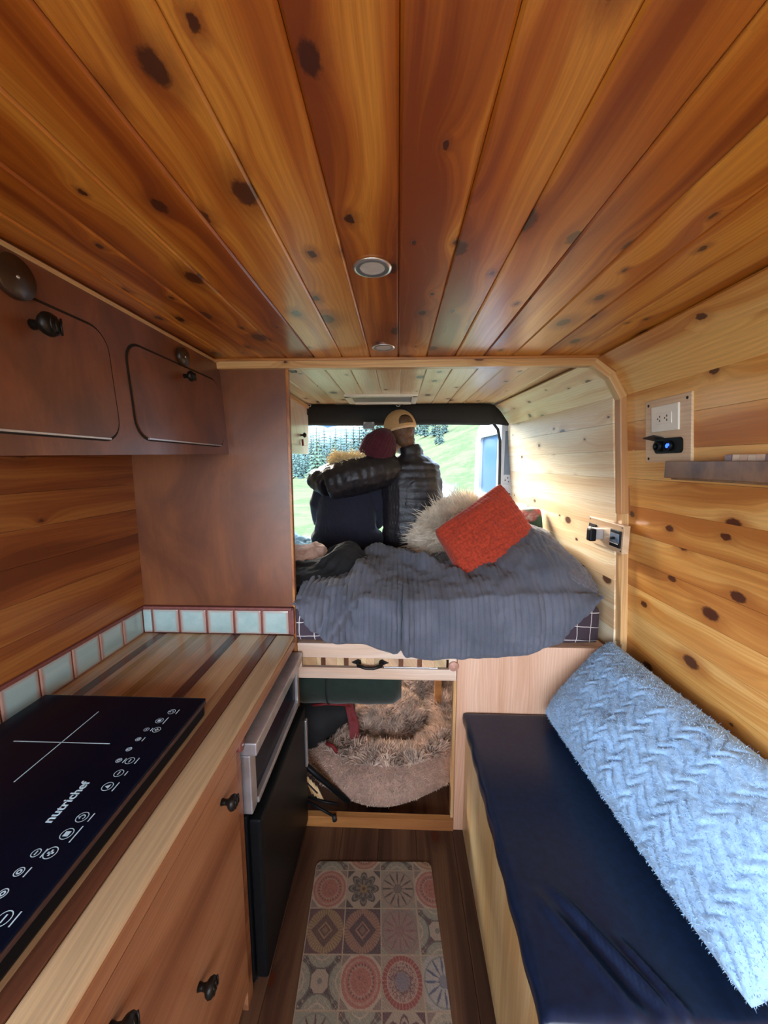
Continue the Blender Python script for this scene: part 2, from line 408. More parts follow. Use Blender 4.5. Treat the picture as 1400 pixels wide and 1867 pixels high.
# ceiling main
ce = struct(box('ceiling', (-1.04, .72), (Y0, 1.40), (ZC+.0125, ZC+.05), M['seam'], bevel=0))
for k in range(-7, 7):
    x0 = k*PW; x1 = x0+PW
    if k == -7: x0 = -.675
    if k == 6: x1 = .695
    plank(ce, ((x0+x1)/2, 1.39, ZC), ((x0+x1)/2, Y0, ZC), (1, 0, 0), x1-x0-.0006, .012, M['ceil'])
# right side profile (x, z) at the arch, main section
PR = [(.679, ZC), (.745, 1.814), (.793, 1.733)]
def xwall(z): return float(np.interp(z, [0, .83, 1.32, 1.733], [.885, .868, .834, .793]))
z = 1.733; k = 0
zs = [1.733]
while zs[-1] > .05: zs.append(max(zs[-1]-.0958, 0.0))
for zz in zs[1:]: PR.append((xwall(zz), zz))
def side_wall(name, prof, ya, yb, mat, flip=1, cuts=None, taper=None):
    """boards stacked along a profile; taper(x,z,y) moves profile points with y"""
    tp = taper or (lambda x, z, y: (x, z))
    w = []
    n = len(prof)
    V = []
    for y in (ya, yb):
        for (x, z) in prof:
            x, z = tp(x, z, y); V.append((x+flip*.013, y, z+(.013 if z > 1.74 else 0)))
        for (x, z) in reversed(prof):
            x, z = tp(x, z, y); V.append((x+flip*.05, y, z+(.045 if z > 1.74 else 0)))
    m = 2*n
    F = [tuple(range(m)), tuple(range(m, 2*m))]+[(i, i+m, (i+1) % m+m, (i+1) % m) for i in range(m)]
    bm = bmesh.new(); vs = [bm.verts.new(v) for v in V]
    for f in F: bm.faces.new([vs[i] for i in f])
    wo_ = struct(mk(name, fin(bm, name), M['seam']))
    for i in range(n-1):
        a0 = Vector((tp(*prof[i], ya)[0], ya, tp(*prof[i], ya)[1])); a1 = Vector((tp(*prof[i+1], ya)[0], ya, tp(*prof[i+1], ya)[1]))
        b0 = Vector((tp(*prof[i], yb)[0], yb, tp(*prof[i], yb)[1])); b1 = Vector((tp(*prof[i+1], yb)[0], yb, tp(*prof[i+1], yb)[1]))
        ca = (a0+a1)/2; cb = (b0+b1)/2; ac = ((a1-a0)+(b1-b0)).normalized()
        wd = ((a1-a0).length+(b1-b0).length)/2 - .0008
        if wd < .02: continue
        if flip < 0: plank(wo_, ca, cb, -ac, wd, .012, mat)
        else: plank(wo_, cb, ca, -ac if False else ac*-1 if False else ac, wd, .012, mat) if False else plank(wo_, ca, cb, ac, wd, .012, mat)
    return wo_
wr_ = side_wall('wall_right', PR, Y0, 1.37, M['rwall'], 1)
# left wall, main section (kitchen side) : flat, x = -1
LP = [(-1.0, zz) for zz in [1.86, 1.80, 1.705, 1.61, 1.515, 1.42, 1.325, 1.23, 1.135, 1.04, .945, .85, .75, .65, .55, .45, .35, .25, .15, .05, 0]]
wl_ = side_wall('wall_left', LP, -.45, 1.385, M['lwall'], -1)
# rear section
def rtap(x, z, y):
    f = (y-1.40)/(2.5-1.40)
    return (x - .052*f, z + (.010*f if z > 1.80 else 0))
RP = [(.655, 1.848), (.720, 1.806), (.765, 1.735)]
for zz in zs[1:]: RP.append((xwall(zz)-.03, zz))
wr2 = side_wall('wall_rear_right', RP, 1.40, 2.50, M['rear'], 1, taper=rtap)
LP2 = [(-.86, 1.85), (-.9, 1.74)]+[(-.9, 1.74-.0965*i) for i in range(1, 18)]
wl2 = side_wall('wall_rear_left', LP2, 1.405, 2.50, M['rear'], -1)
ce2 = struct(box('ceiling_rear', (-.90, .66), (1.40, 2.52), (1.878, 1.90), M['seam'], bevel=0))
for k in range(-9, 7):
    x0 = k*PW+.01; x1 = x0+PW
    if x1 > .655: x1 = .668
    if x1-x0 > .01:
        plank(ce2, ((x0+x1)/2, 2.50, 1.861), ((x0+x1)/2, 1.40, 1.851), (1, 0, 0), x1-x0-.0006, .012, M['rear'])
# backing above arch + front cab
struct(box('trim_1', (-1.03, .72), (1.39, 1.41), (1.862, 1.95), M['seam'], bevel=0))
# arch between the two sections: ceiling board, two mitred boards, post
arch = struct(empty('trim_2', (0, 1.385, 1.84)))
def frame_seg(name, p0, p1, wd, y0, y1, mat, inward, parent):
    """flat board in the XZ plane from p0 to p1, width wd towards 'inward'"""
    p0 = Vector((p0[0], 0, p0[1])); p1 = Vector((p1[0], 0, p1[1])); t = (p1-p0).normalized(); iv = Vector((inward[0], 0, inward[1]))
    L = (p1-p0).length; c = (p0+p1)/2+iv*wd/2; c.y = (y0+y1)/2
    me = fin(box_bm(wd, L+.004, y1-y0, .0025), name)
    return mk(name, me, mat, parent, c, axes(iv.normalized(), t, iv.normalized().cross(t)))
O = [(.679, 1.857), (.745, 1.811), (.792, 1.733), (.834, 1.32), (.868, .83), (.885, 0)]
B0 = 1.365
frame_seg('board', (-.66, 1.857), O[0], .030, B0, 1.40, M['trim'], (0, -1), arch)
frame_seg('edge_strip', (-.66, 1.860), (O[0][0]+.004, 1.860), .009, B0-.008, B0+.002, M['trimdk'], (0, -1), arch)
for a, b, iw in ((O[0], O[1], (-.57, -.82)), (O[1], O[2], (-.86, -.51)), (O[2], O[3], (-1, -.07)), (O[3], O[4], (-1, -.07)), (O[4], O[5], (-1, 0))):
    frame_seg('board', a, b, .036, B0, 1.40, M['trim'], iw, arch)
    frame_seg('edge_strip', a, b, .010, B0-.010, B0+.002, M['trimdk'], iw, arch)
struct(plank(None, (-.642, Y0, 1.852), (-.642, 1.384, 1.852), (1, 0, .35), .014, .006, M['trim'], name='trim_3', ch=.001))
# front bulkhead around the windscreen, cab sides below the windows
fr = struct(empty('wall_front', (0, Y0, 0)))
box('panel', (-1.05, .95), (Y0-.06, Y0-.02), (0, .85), M['panel'], fr)
box('panel', (-1.05, .95), (Y0-.06, Y0-.02), (1.75, 1.9), M['panel'], fr)
box('panel', (-1.05, -1.01), (Y0, -.45), (0, .85), M['panel'], fr)
box('panel', (-1.05, -1.01), (Y0, -.45), (1.7, 1.9), M['panel'], fr)

# ------------------------------------------------------------------ tall partition panel + rear left strip
pt = empty('partition_panel', (-.7, 1.39, 0), 'tall red-brown stained plywood partition rising from the tiled worktop to the ceiling', 'partition')
box('panel', (-1.012, -.400), (1.385, 1.400), (0, 1.853), M['panel'], pt, .001)
box('edge_band', (-.400, -.391), (1.380, 1.403), (0.02, 1.835), M['trimdk'], pt, .001)
box('ceiling_cleat', (-.62, -.40), (1.372, 1.385), (1.832, 1.852), M['cab'], pt, .001)

# ------------------------------------------------------------------ overhead cabinets, left
oc = empty('overhead_cabinet', (-.8, 1.0, 1.5), 'long dark stained plywood overhead cabinet with rounded flap doors above the cooktop', 'cabinet')
cx = -.62
def cab_body():
    # box with sloping bottom edge
    V = []
    for y, zb in ((Y0+.2, 1.47), (1.384, 1.53)):
        V += [(-.995, y, zb), (cx, y, zb), (cx-.02, y, 1.858), (-.995, y, 1.858)]
    F = [(0, 1, 2, 3), (7, 6, 5, 4), (0, 4, 5, 1), (1, 5, 6, 2), (2, 6, 7, 3), (3, 7, 4, 0)]
    bm = bmesh.new(); vs = [bm.verts.new(v) for v in V]
    for f in F: bm.faces.new([vs[i] for i in f])
    loc = Vector((-.8, 1.0, 1.5)); me = fin(bm, 'body')
    for v in me.vertices: v.co -= loc
    return mk('body', me, M['cab'], oc, loc)
cab_body()
def rrect(y0, y1, z0, z1, r, n=7, rb=None):
    rb = r if rb is None else rb; pts = []
    for cy, cz, a0, rr in ((y1-r, z1-r, 0, r), (y0+r, z1-r, 90, r), (y0+rb, z0+rb, 180, rb), (y1-rb, z0+rb, 270, rb)):
        for k in range(n+1):
            a = math.radians(a0+90*k/n); pts.append((cy+rr*math.cos(a), cz+rr*math.sin(a)))
    return pts
def face_plate(name, pts, x0, x1, mat, parent, slope=0.0, zref=0):
    """extrude a YZ outline from x0 to x1; slope leans it"""
    n = len(pts); fx = lambda z: slope*(z-zref)
    V = [(x0+fx(z), y, z) for y, z in pts]+[(x1+fx(z), y, z) for y, z in pts]
    c = Vector((x0, sum(p[0] for p in pts)/n, sum(p[1] for p in pts)/n))
    bm = bmesh.new(); vs = [bm.verts.new(Vector(v)-c) for v in V]
    bm.faces.new(vs[:n]); bm.faces.new(list(reversed(vs[n:])))
    for i in range(n): bm.faces.new((vs[i], vs[i+n], vs[(i+1) % n+n], vs[(i+1) % n]))
    return mk(name, fin(bm, name), mat, parent, c)
SL = -.02/.33
def knob(parent, p, s=1.0, d=(1, 0, 0)):
    k_ = lathe('knob', [(0, 0), (.0075*s, 0), (.006*s, .008*s), (.007*s, .014*s), (.014*s, .019*s), (.0165*s, .024*s), (.015*s, .029*s), (.009*s, .033*s), (0, .034*s)], M['iron'], parent, p, d, 18)
    V = []; F = []; dv = Vector(d)
    loc = Vector(p)+dv*.033*s
    q = Vector((0, 0, 1)).rotation_difference(dv).to_matrix()
    for a in range(3):   # embossed ridges on the cap
        yy = (a-1)*.008*s; pts = [q @ Vector((x*s, yy+abs(x)*.35*s, (.001-(x*x)*22)*s)) for x in (-.011, -.0055, 0, .0055, .011)]
        v, f = tube_geo(pts, .0016*s, 5); o = len(V); V += v; F += [tuple(i+o for i in ff) for ff in f]
    mk('relief', mesh('relief', V, F), M['iron'], k_, loc, smooth=True)
    return k_
def turn_latch(parent, p, r, d=(1, 0, 0), mat=None):
    l = lathe('turn_latch', [(0, 0), (r, 0), (r*1.01, .001), (r*1.01, .009), (r*.97, .011), (0, .0112)], mat or M['latchwood'], parent, p, d, 26)
    lathe('screw', [(0, 0), (.003, 0), (.0028, .0012), (0, .0016)], M['chrome'], l, Vector(p)+Vector(d)*.0112, d, 10)
    return l
for nm, (y0, y1, z0, z1) in dict(a=(.40, .845, 1.545, 1.785), b=(.895, 1.36, 1.553, 1.785)).items():
    s_ = face_plate('door', rrect(y0, y1, z0, z1, .05), cx-.006-SL*0, cx+.0005, M['seam'], oc, SL, 1.53)
    s_.name = 'door_gap'
    d_ = face_plate('flap_door', rrect(y0+.0065, y1-.0065, z0+.0065, z1-.0065, .044), cx-.002, cx+.0035, M['cab'], oc, SL, 1.53)
    box('hinge', (cx-.002, cx+.006), (y0+.04, y1-.04), (z0+.003, z0+.007), M['steel'], d_, .0006)
    if nm == 'a':
        knob(d_, (cx-.010, .665, 1.735), 1.25); turn_latch(oc, (cx-.012, .640, 1.800), .034)
    else:
        knob(d_, (cx-.012, 1.135, 1.752), .95); turn_latch(oc, (cx-.014, 1.135, 1.806), .026)

# ------------------------------------------------------------------ kitchen run: lower cabinet, worktop, backsplash
CZ = .840; CXF = -.395
wt_ = empty('worktop', (-.7, .8, CZ-.04), 'butcher block worktop of light and dark wood strips along the left wall', 'worktop')
def stripmat(i, col, v=.25):
    return cedar('strip %d' % i, tuple(min(1, c*1.15) for c in col), col, tuple(c*.72 for c in col), knots=0, hv=.2, coat=.45, rough=.25)
LT = (.66, .46, .25); TN = (.56, .32, .15); OL = (.40, .25, .09); DK = (.16, .06, .03); NV = (.11, .045, .035); PK = (.60, .38, .22)
smat = {}
strips = [(-1.0, -.975, OL), (-.975, -.952, PK), (-.952, -.925, TN), (-.925, -.893, DK), (-.893, -.873, PK), (-.873, -.860, OL), (-.860, -.783, LT), (-.783, -.755, OL), (-.755, -.700, LT), (-.700, -.641, PK),
          (-.641, -.601, NV), (-.601, -.545, LT), (-.545, -.489, TN), (-.489, -.458, DK), (-.458, -.425, LT), (-.425, CXF, LT)]
strips = [(-1.003+(a-655)/660*.59, -1.003+(b-655)/660*.59, c) for a, b, c in
          ((655, 700, TN), (700, 738, PK), (738, 775, DK), (775, 800, PK), (800, 822, OL), (822, 898, LT), (898, 932, OL), (932, 985, LT), (985, 1062, PK),
           (1062, 1100, NV), (1100, 1150, LT), (1150, 1190, LT), (1190, 1222, TN), (1222, 1256, DK), (1256, 1340, LT))]
strips[-1] = (strips[-1][0], CXF, LT)
for i, (a, b, c) in enumerate(strips):
    if c not in smat: smat[c] = stripmat(len(smat), c)
    last = i == len(strips)-1
    o = box('strip', (a+.0002, b-.0002), (-.4, 1.372), (CZ-.042, CZ), smat[c], wt_, .009 if last else .0004, seg=4, smooth=False)
box('front_edge', (CXF-.004, CXF+.0025), (-.4, 1.378), (CZ-.044, CZ-.010), M['door'], wt_, .002)
# backsplash
bs = empty('tile_backsplash', (-.7, 1.36, CZ), 'low backsplash of grey-green glazed tiles round the worktop', 'backsplash')
box('grout_bed', (-.999, -.402), (1.3755, 1.384), (CZ, CZ+.105), M['grout'], bs, .001)
box('grout_bed', (-.999, -.990), (-.4, 1.374), (CZ, CZ+.105), M['grout'], bs, .001)
box('cap_trim', (-.999, -.396), (1.366, 1.386), (CZ+.100, CZ+.109), M['grout'], bs, .002)
box('cap_trim', (-.999, -.978), (-.4, 1.366), (CZ+.100, CZ+.109), M['grout'], bs, .002)
box('cap_trim', (-.404, -.394), (1.366, 1.384), (CZ+.002, CZ+.109), M['grout'], bs, .002)
xb = [-1.003+(v-655)/660*.59 for v in (655, 714, 834, 955, 1075, 1196, 1316)]
def tile(x, y, z, bev=.004):
    return box('tile', x, y, z, M['tile'], bs, bev, seg=2)
for i in range(6):
    tile((max(xb[i]+.0035, -.985), xb[i+1]-.0035), (1.369, 1.377), (CZ+.003, CZ+.096))
y = 1.365
while y > -.35:
    tile((-.991, -.983), (y-.103, y-.001), (CZ+.003, CZ+.096)); y -= .1065

# lower cabinet
lc = empty('kitchen_base_cabinet', (-.7, .5, 0), 'stained plywood base cabinet with iron knobs under the worktop', 'cabinet')
box('side_panel', (-.99, -.405), (.860, .878), (0.0, CZ-.044), M['door'], lc, .002)
box('front_rail', (-.425, -.408), (-.4, .878), (CZ-.075, CZ-.043), M['door'], lc, .001)
box('front_stile', (-.42, -.404), (.842, .878), (0, CZ-.045), M['door'], lc, .002)
box('carcass_back', (-.99, -.97), (-.4, .86), (0, CZ-.05), M['door'], lc, .001)
d1 = box('door', (-.408, -.396), (.28, .838), (.09, CZ-.052), M['door'], lc, .003)
box('door', (-.408, -.396), (-.38, .275), (.09, CZ-.052), M['door'], lc, .003)
box('toe_kick', (-.46, -.44), (-.4, .86), (0, .09), M['seam'], lc, .001)
knob(d1, (-.396, .753, .735), 1.05); knob(d1, (-.396, .618, .452), 1.05); knob(d1, (-.396, .413, .722), 1.05)
tl = turn_latch(lc, (-.404, .868, .785), .017, mat=M['grout'])

# microwave / oven and fridge
ov = empty('built_in_oven', (-.7, 1.13, .57), 'small built-in oven with silver frame and dark glass under the worktop end', 'oven')
box('body', (-.95, -.412), (.885, 1.375), (.565, .790), M['blackplastic'], ov, .003)
fxo = -.388
box('frame_top', (-.412, fxo+.022), (.888, 1.37), (.735, .772), M['steel'], ov, .004)
box('frame_side', (-.412, fxo+.004), (.888, .925), (.562, .735), M['steel'], ov, .004)
box('frame_side', (-.412, fxo+.004), (1.352, 1.372), (.562, .735), M['steel'], ov, .004)
box('frame_bottom', (-.412, fxo+.008), (.925, 1.352), (.562, .580), M['steel'], ov, .003)
box('glass_door', (-.412, fxo-.006), (.925, 1.352), (.580, .735), M['blackgloss'], ov, .001)
fg = empty('fridge', (-.7, 1.12, 0), 'black compact fridge below the built-in oven beside the doorway', 'fridge')
box('body', (-.95, -.40), (.885, 1.378), (.02, .558), M['blackplastic'], fg, .006)
box('door', (-.398, -.362), (.887, 1.376), (.035, .545), M['blackplastic'], fg, .010, seg=3)
box('handle', (-.362, -.352), (1.345, 1.365), (.30, .50), M['chrome'], fg, .004)
for yy in (.92, 1.34): box('foot', (-.43, -.40), (yy-.015, yy+.015), (0, .021), M['rubber'], fg, .002)

# cooktop
ck = empty('induction_cooktop', (-.72, .6, CZ), 'black glass two-zone induction cooktop with blue-white touch symbols on the worktop', 'cooktop')
CT = .885
box('casing', (-.935, -.5032), (.292, .902), (CZ+.0005, CT-.006), M['blackplastic'], ck, .006)
box('glass_top', (-.940, -.502), (.287, .907), (CT-.006, CT), M['blackgloss'], ck, .0025)
box('side_trim', (-.507, -.4995), (.292, .902), (CT-.013, CT-.004), plain('brown steel edge', (.12, .07, .06), .3, metal=.6, nscale=40), ck, .001)
pv = []; pf = []
def addq(c, hx, hy, ang=0.0):
    ca, sa = math.cos(ang), math.sin(ang); o = len(pv)
    for dx, dy in ((-hx, -hy), (hx, -hy), (hx, hy), (-hx, hy)): pv.append((c[0]+dx*ca-dy*sa, c[1]+dx*sa+dy*ca, 0))
    pf.append((o, o+1, o+2, o+3))
def ring(c, r, w, n=20, a0=0, a1=2*PI):
    o = len(pv)
    for k in range(n+1):
        a = a0+(a1-a0)*k/n
        pv.append((c[0]+r*math.cos(a), c[1]+r*math.sin(a), 0)); pv.append((c[0]+(r-w)*math.cos(a), c[1]+(r-w)*math.sin(a), 0))
    for k in range(n): pf.append((o+2*k, o+2*k+1, o+2*k+3, o+2*k+2))
def flush(name, z):
    global pv, pf
    o = mk(name, mesh(name, pv, pf), M['print'], ck, (0, 0, z)); pv = []; pf = []; return o
for cy in (.738, .46):
    addq((-.741, cy), .11, .0013); addq((-.741, cy), .0013, .105); flush('cooking_zone_mark', CT+.0004)
def sym(cx_, cy_, r, kind, bar):
    ring((cx_, cy_), r, .0013)
    if kind == 'power': ring((cx_, cy_), r*.5, .0016, 14, -.9, PI+.9); addq((cx_-r*.5, cy_), r*.25, .0008)
    elif kind == 'plus': addq((cx_, cy_), r*.5, .0016); addq((cx_, cy_), .0016, r*.5)
    elif kind == 'minus': addq((cx_, cy_), .0012, r*.5)
    elif kind == 'sq': addq((cx_, cy_), r*.45, r*.45)
    elif kind == 'dot': ring((cx_, cy_), r*.55, r*.3)
    elif kind == 'tri': o = len(pv); pv.extend([(cx_-r*.5, cy_, 0), (cx_+r*.4, cy_-r*.5, 0), (cx_+r*.4, cy_+r*.5, 0)]); pf.append((o, o+1, o+2))
    if bar: addq((cx_+r+.006, cy_), .0011, bar)
    flush('touch_symbol', CT+.0004)
for (x, y, r, kd, bar) in [(-.559, .849, .009, 'power', .008), (-.569, .816, .009, 'sq', .012), (-.556, .785, .009, 'plus', 0), (-.580, .785, .006, 'minus', .005),
        (-.578, .754, .006, 'dot', .006), (-.578, .724, .006, 'dot', .0), (-.5535, .693, .009, 'minus', .008), (-.577, .693, .006, 'dot', .006),
        (-.553, .661, .009, 'minus', .005), (-.552, .630, .010, 'tri', .010), (-.548, .567, .010, 'power', .008), (-.549, .537, .010, 'sq', .014),
        (-.548, .506, .010, 'plus', 0), (-.571, .505, .007, 'minus', .007), (-.570, .477, .007, 'dot', .007), (-.565, .448, .007, 'dot', 0), (-.532, .419, .010, 'minus', .009), (-.552, .40, .008, 'tri', .01)]:
    sym(x, y, r, kd, bar)
def text_mesh(name, body, size, mat, parent, loc, rot, ext=.0002, bold=0.0):
    cu = bpy.data.curves.new(name, 'FONT'); cu.body = body; cu.size = size; cu.align_x = 'CENTER'; cu.align_y = 'CENTER'; cu.extrude = ext; cu.offset = bold
    t = bpy.data.objects.new('tmp_text', cu); COL.objects.link(t)
    me = bpy.data.meshes.new_from_object(t.evaluated_get(bpy.context.evaluated_depsgraph_get())); bpy.data.objects.remove(t); me.name = name
    me.materials.clear()
    return mk(name, me, mat, parent, loc, rot)
bpy.context.view_layer.update()
# reads from the aisle: text runs towards +Y, letters' tops towards -X
text_mesh('lettering', 'nutrichef', .0235, M['print'], ck, (-.600, .5965, CT+.0006), axes(Vector((0, 1, 0)), Vector((-1, 0, 0)), Vector((0, 0, 1))), bold=.0004)

# wall plate with black slot, left wall
wp = empty('wall_plate', (-.995, 1.04, 1.30), 'pale wood wall plate with black rectangular opening on left wall', 'wall plate')
box('plate', (-.9995, -.990), (.957, 1.128), (1.250, 1.355), M['ply'], wp, .002)
face_plate('opening', rrect(.993, 1.095, 1.280, 1.326, .012), -.9905, -.9885, M['black'], wp)
for yy, zz in ((.972, 1.338), (.972, 1.267), (1.112, 1.338), (1.112, 1.267)):
    lathe('screw', [(0, 0), (.0045, 0), (.004, .001), (0, .0012)], M['iron'], wp, (-.990, yy, zz), (1, 0, 0), 10)

# ------------------------------------------------------------------ downlights
for (x, y) in ((-.049, .755), (-.047, 1.248)):
    dl = empty('downlight', (x, y, ZC), None, 'light')
    tag(dl, 'round satin metal ceiling downlight nearest the camera' if y < 1 else 'round ceiling downlight close to the arch trim')
    lathe('rim', [(.022, -.002), (.030, -.0035), (.036, -.0022), (.0365, 0), (.026, 0)], M['chrome'], dl, (x, y, ZC-.0008), (0, 0, 1), 32)
    lathe('lens', [(0, -.0012), (.012, -.0013), (.0235, -.0020)], plain('frosted lens', (.62, .63, .66), .35, nscale=20, namt=.05), dl, (x, y, ZC-.001), (0, 0, 1), 32)

# ------------------------------------------------------------------ right wall fittings
xw = lambda z: xwall(z)
ob = empty('outlet_board', (.797, 1.165, 1.595), 'plywood board with power outlet and blue-lit socket on right wall beside the arch', 'outlet')
bx_ = .788
box('board', (bx_, .803), (1.068, 1.258), (1.500, 1.690), M['ply'], ob, .002)
box('outlet_plate', (bx_-.006, bx_), (1.108, 1.222), (1.592, 1.668), M['plastic'], ob, .003)
box('outlet_insert', (bx_-.008, bx_-.004), (1.132, 1.198), (1.614, 1.646), M['plastic'], ob, .001)
for yy in (1.150, 1.180):
    box('slot', (bx_-.0090, bx_-.0075), (yy-.0012, yy+.0012), (1.633, 1.639), M['seam'], ob, 0)
    box('slot', (bx_-.0090, bx_-.0075), (yy-.0012, yy+.0012), (1.621, 1.627), M['seam'], ob, 0)
    box('slot', (bx_-.0090, bx_-.0075), (yy+.007, yy+.010), (1.628, 1.632), M['seam'], ob, 0)
face_plate('socket_plate', rrect(1.096, 1.206, 1.527, 1.572, .012), bx_-.007, bx_+.002, M['blackplastic'], ob)
lathe('socket_ring', [(.010, 0), (.010, .010), (.014, .011), (.016, .008), (.016, 0)], M['blackplastic'], ob, (bx_-.007, 1.182, 1.549), (-1, 0, 0), 20)
lathe('gauge', [(0, .004), (.011, .004), (.013, .007), (.0155, .007), (.0155, 0)], M['blackplastic'], ob, (bx_-.007, 1.143, 1.549), (-1, 0, 0), 20)
lathe('led_display', [(0, .0052), (.005, .0050), (.006, .004)], M['led'], ob, (bx_-.007, 1.146, 1.549), (-1, 0, 0), 16)
for k_ in range(3): box('led_digit', (bx_-.0130, bx_-.0118), (1.134+k_*.004, 1.1365+k_*.004), (1.549, 1.556), M['led'], ob, 0)
me = fin(box_bm(.034, .046, .004, .0015), 'flap')
mk('flap', me, M['rubber'], ob, (bx_-.020, 1.190, 1.575), Matrix.Rotation(.30, 3, 'Y') @ Matrix.Rotation(-.12, 3, 'X'))
for yy, zz in ((1.083, 1.675), (1.243, 1.675), (1.243, 1.512)):
    lathe('screw', [(0, 0), (.0045, 0), (.004, .001), (0, .0012)], M['iron'], ob, (bx_-.0002, yy, zz), (-1, 0, 0), 10)
ob.rotation_euler = (0, -.09, 0)
# shelf
sh = empty('wall_shelf', (.80, .6, 1.44), 'dark stained narrow tray shelf on the right wall below the outlet board', 'shelf')
dk = stained('dark stained shelf wood', (.070, .030, .011), (.36, .18, .065), 5)
box('front_board', (.762, .774), (-.3, 1.118), (1.457, 1.5035), dk, sh, .002)
box('tray_bottom', (.774, .822), (-.3, 1.105), (1.452, 1.461), dk, sh, .001)
box('back_board', (.806, .820), (-.3, 1.100), (1.461, 1.542), dk, sh, .001)
box('end_board', (.764, .821), (1.106, 1.119), (1.456, 1.502), M['trimdk'], sh, .001)
cbd = empty('striped_wood_block', (.790, .80, 1.462), 'small striped wood block lying in the dark tray shelf', 'wood block')
yy = .50
for i in range(22):
    box('strip', (.778, .803), (yy, yy+.0195), (1.4615, 1.518), smat[(LT, DK, PK, LT, TN)[i % 5]], cbd, .0008); yy += .02
# rear low outlet board
sx = .780
lo = empty('switch_board', (.785, 1.45, 1.23), 'pale plywood board with black sockets and a switch low on the rear right wall', 'socket board')
box('board', (sx, sx+.022), (1.315, 1.555), (1.183, 1.282), M['ply'], lo, .002)
b1 = box('switch_plate', (sx-.006, sx), (1.324, 1.388), (1.200, 1.262), M['blackplastic'], lo, .004)
box('switch_face', (sx-.008, sx-.005), (1.329, 1.383), (1.217, 1.250), M['bluepanel'], lo, .001)
box('switch_lever', (sx-.020, sx-.005), (1.350, 1.360), (1.228, 1.238), M['blackplastic'], lo, .002)
box('label_strip', (sx-.0085, sx-.0075), (1.331, 1.381), (1.213, 1.216), M['plastic'], lo, 0)
box('plug', (sx-.040, sx), (1.437, 1.481), (1.210, 1.250), M['steel'], lo, .004)
box('plug_cap', (sx-.055, sx-.030), (1.430, 1.460), (1.204, 1.252), M['blackplastic'], lo, .006)
box('socket_plate', (sx-.005, sx), (1.491, 1.545), (1.212, 1.258), M['seam'], lo, .002)
lathe('socket_ring', [(.006, 0), (.007, .010), (.010, .012), (.013, .008), (.013, 0)], M['chrome'], lo, (sx-.005, 1.518, 1.234), (-1, 0, 0), 18)
for yy, zz in ((1.325, 1.274), (1.325, 1.191), (1.545, 1.274), (1.545, 1.191)):
    lathe('screw', [(0, 0), (.003, 0), (.0028, .001), (0, .0012)], M['iron'], lo, (sx, yy, zz), (-1, 0, 0), 8)

# ------------------------------------------------------------------ bed base: rail, slide-out table, plywood front, sill
bb = empty('bed_platform', (.2, 1.4, 0), 'birch plywood bed platform with a doorway to the storage space below', 'bed base')
box('upper_rail', (-.389, .232), (1.387, 1.405), (.742, .800), M['birchx'], bb, .001)
box('lower_rail', (-.389, .232), (1.387, 1.405), (.655, .700), M['birchx'], bb, .001)
box('rail_end', (-.389, -.374), (1.387, 1.405), (.700, .742), M['birchx'], bb, 0)
box('rail_end', (.202, .232), (1.387, 1.405), (.700, .742), M['birchx'], bb, 0)
box('front_panel', (.2345, .868), (1.385, 1.403), (0, .800), M['birch'], bb, .001)
box('door_jamb', (.222, .2338), (1.390, 1.425), (.05, .656), M['trimz'], bb, .001)
box('corner_post', (.205, .240), (1.90, 1.935), (0, .66), M['sill'], bb, .001)
box('sill', (-.40, .234), (1.378, 1.405), (0, .048), M['sill'], bb, .002)
box('platform_board', (-.89, .80), (1.406, 2.49), (.775, .799), M['birch'], bb, .001)
box('under_board', (-.89, .80), (1.406, 2.47), (.662, .680), M['birchx'], bb, .001)
st = empty('slide_out_table', (-.1, 1.39, .70), 'striped butcher block slide-out table in the slot under the mattress', 'table')
xs = -.372; widths = [.055, .018, .018, .045, .028, .018, .05, .022, .03, .035, .02, .04, .018, .055, .018, .05, .045]
cl = [TN, LT, DK, PK, LT, DK, PK, LT, PK, LT, PK, PK, DK, PK, DK, PK, LT]
for w_, c_ in zip(widths, cl):
    if xs+w_ > .2: w_ = .2-xs
    if w_ <= .004: break
    box('strip', (xs, xs+w_-.0004), (1.394, 2.0), (.706, .738), smat[c_], st, .0004); xs += w_
box('track', (-.05, .16), (1.389, 1.396), (.701, .7055), M['chrome'], st, .0005)
hd = tube('handle', [(-.155, 1.392, .722), (-.150, 1.372, .720), (-.12, 1.366, .712), (-.09, 1.366, .712), (-.06, 1.372, .720), (-.055, 1.392, .722)], [.005, .0075, .006, .006, .0075, .005], M['iron'], st, 10)
for sx_, s in ((-.152, -1), (-.058, 1)):
    bm = bmesh.new()
    pts = [(0, -.013), (.010*s, -.008), (.026*s, 0), (.010*s, .008), (0, .013), (-.010*s, .008), (-.013*s, 0), (-.010*s, -.008)]
    vs = [bm.verts.new((a, 0, b)) for a, b in pts]+[bm.verts.new((a, -.005, b*.8)) for a, b in pts]
    bm.faces.new(vs[:8]); bm.faces.new(vs[8:])
    for i in range(8): bm.faces.new((vs[i], vs[(i+1) % 8], vs[(i+1) % 8+8], vs[i+8]))
    mk('rosette', fin(bm, 'rosette'), M['iron'], hd, (sx_, 1.394, .722))
turn = lathe('turn_button', [(0, 0), (.019, 0), (.020, .006), (.017, .010), (.006, .011), (.005, .014), (0, .015)], plain('pink turned wood', (.58, .30, .22), .4, nscale=30, coat=.3), bb, (.2195, 1.386, .718), (0, -1, 0), 22)

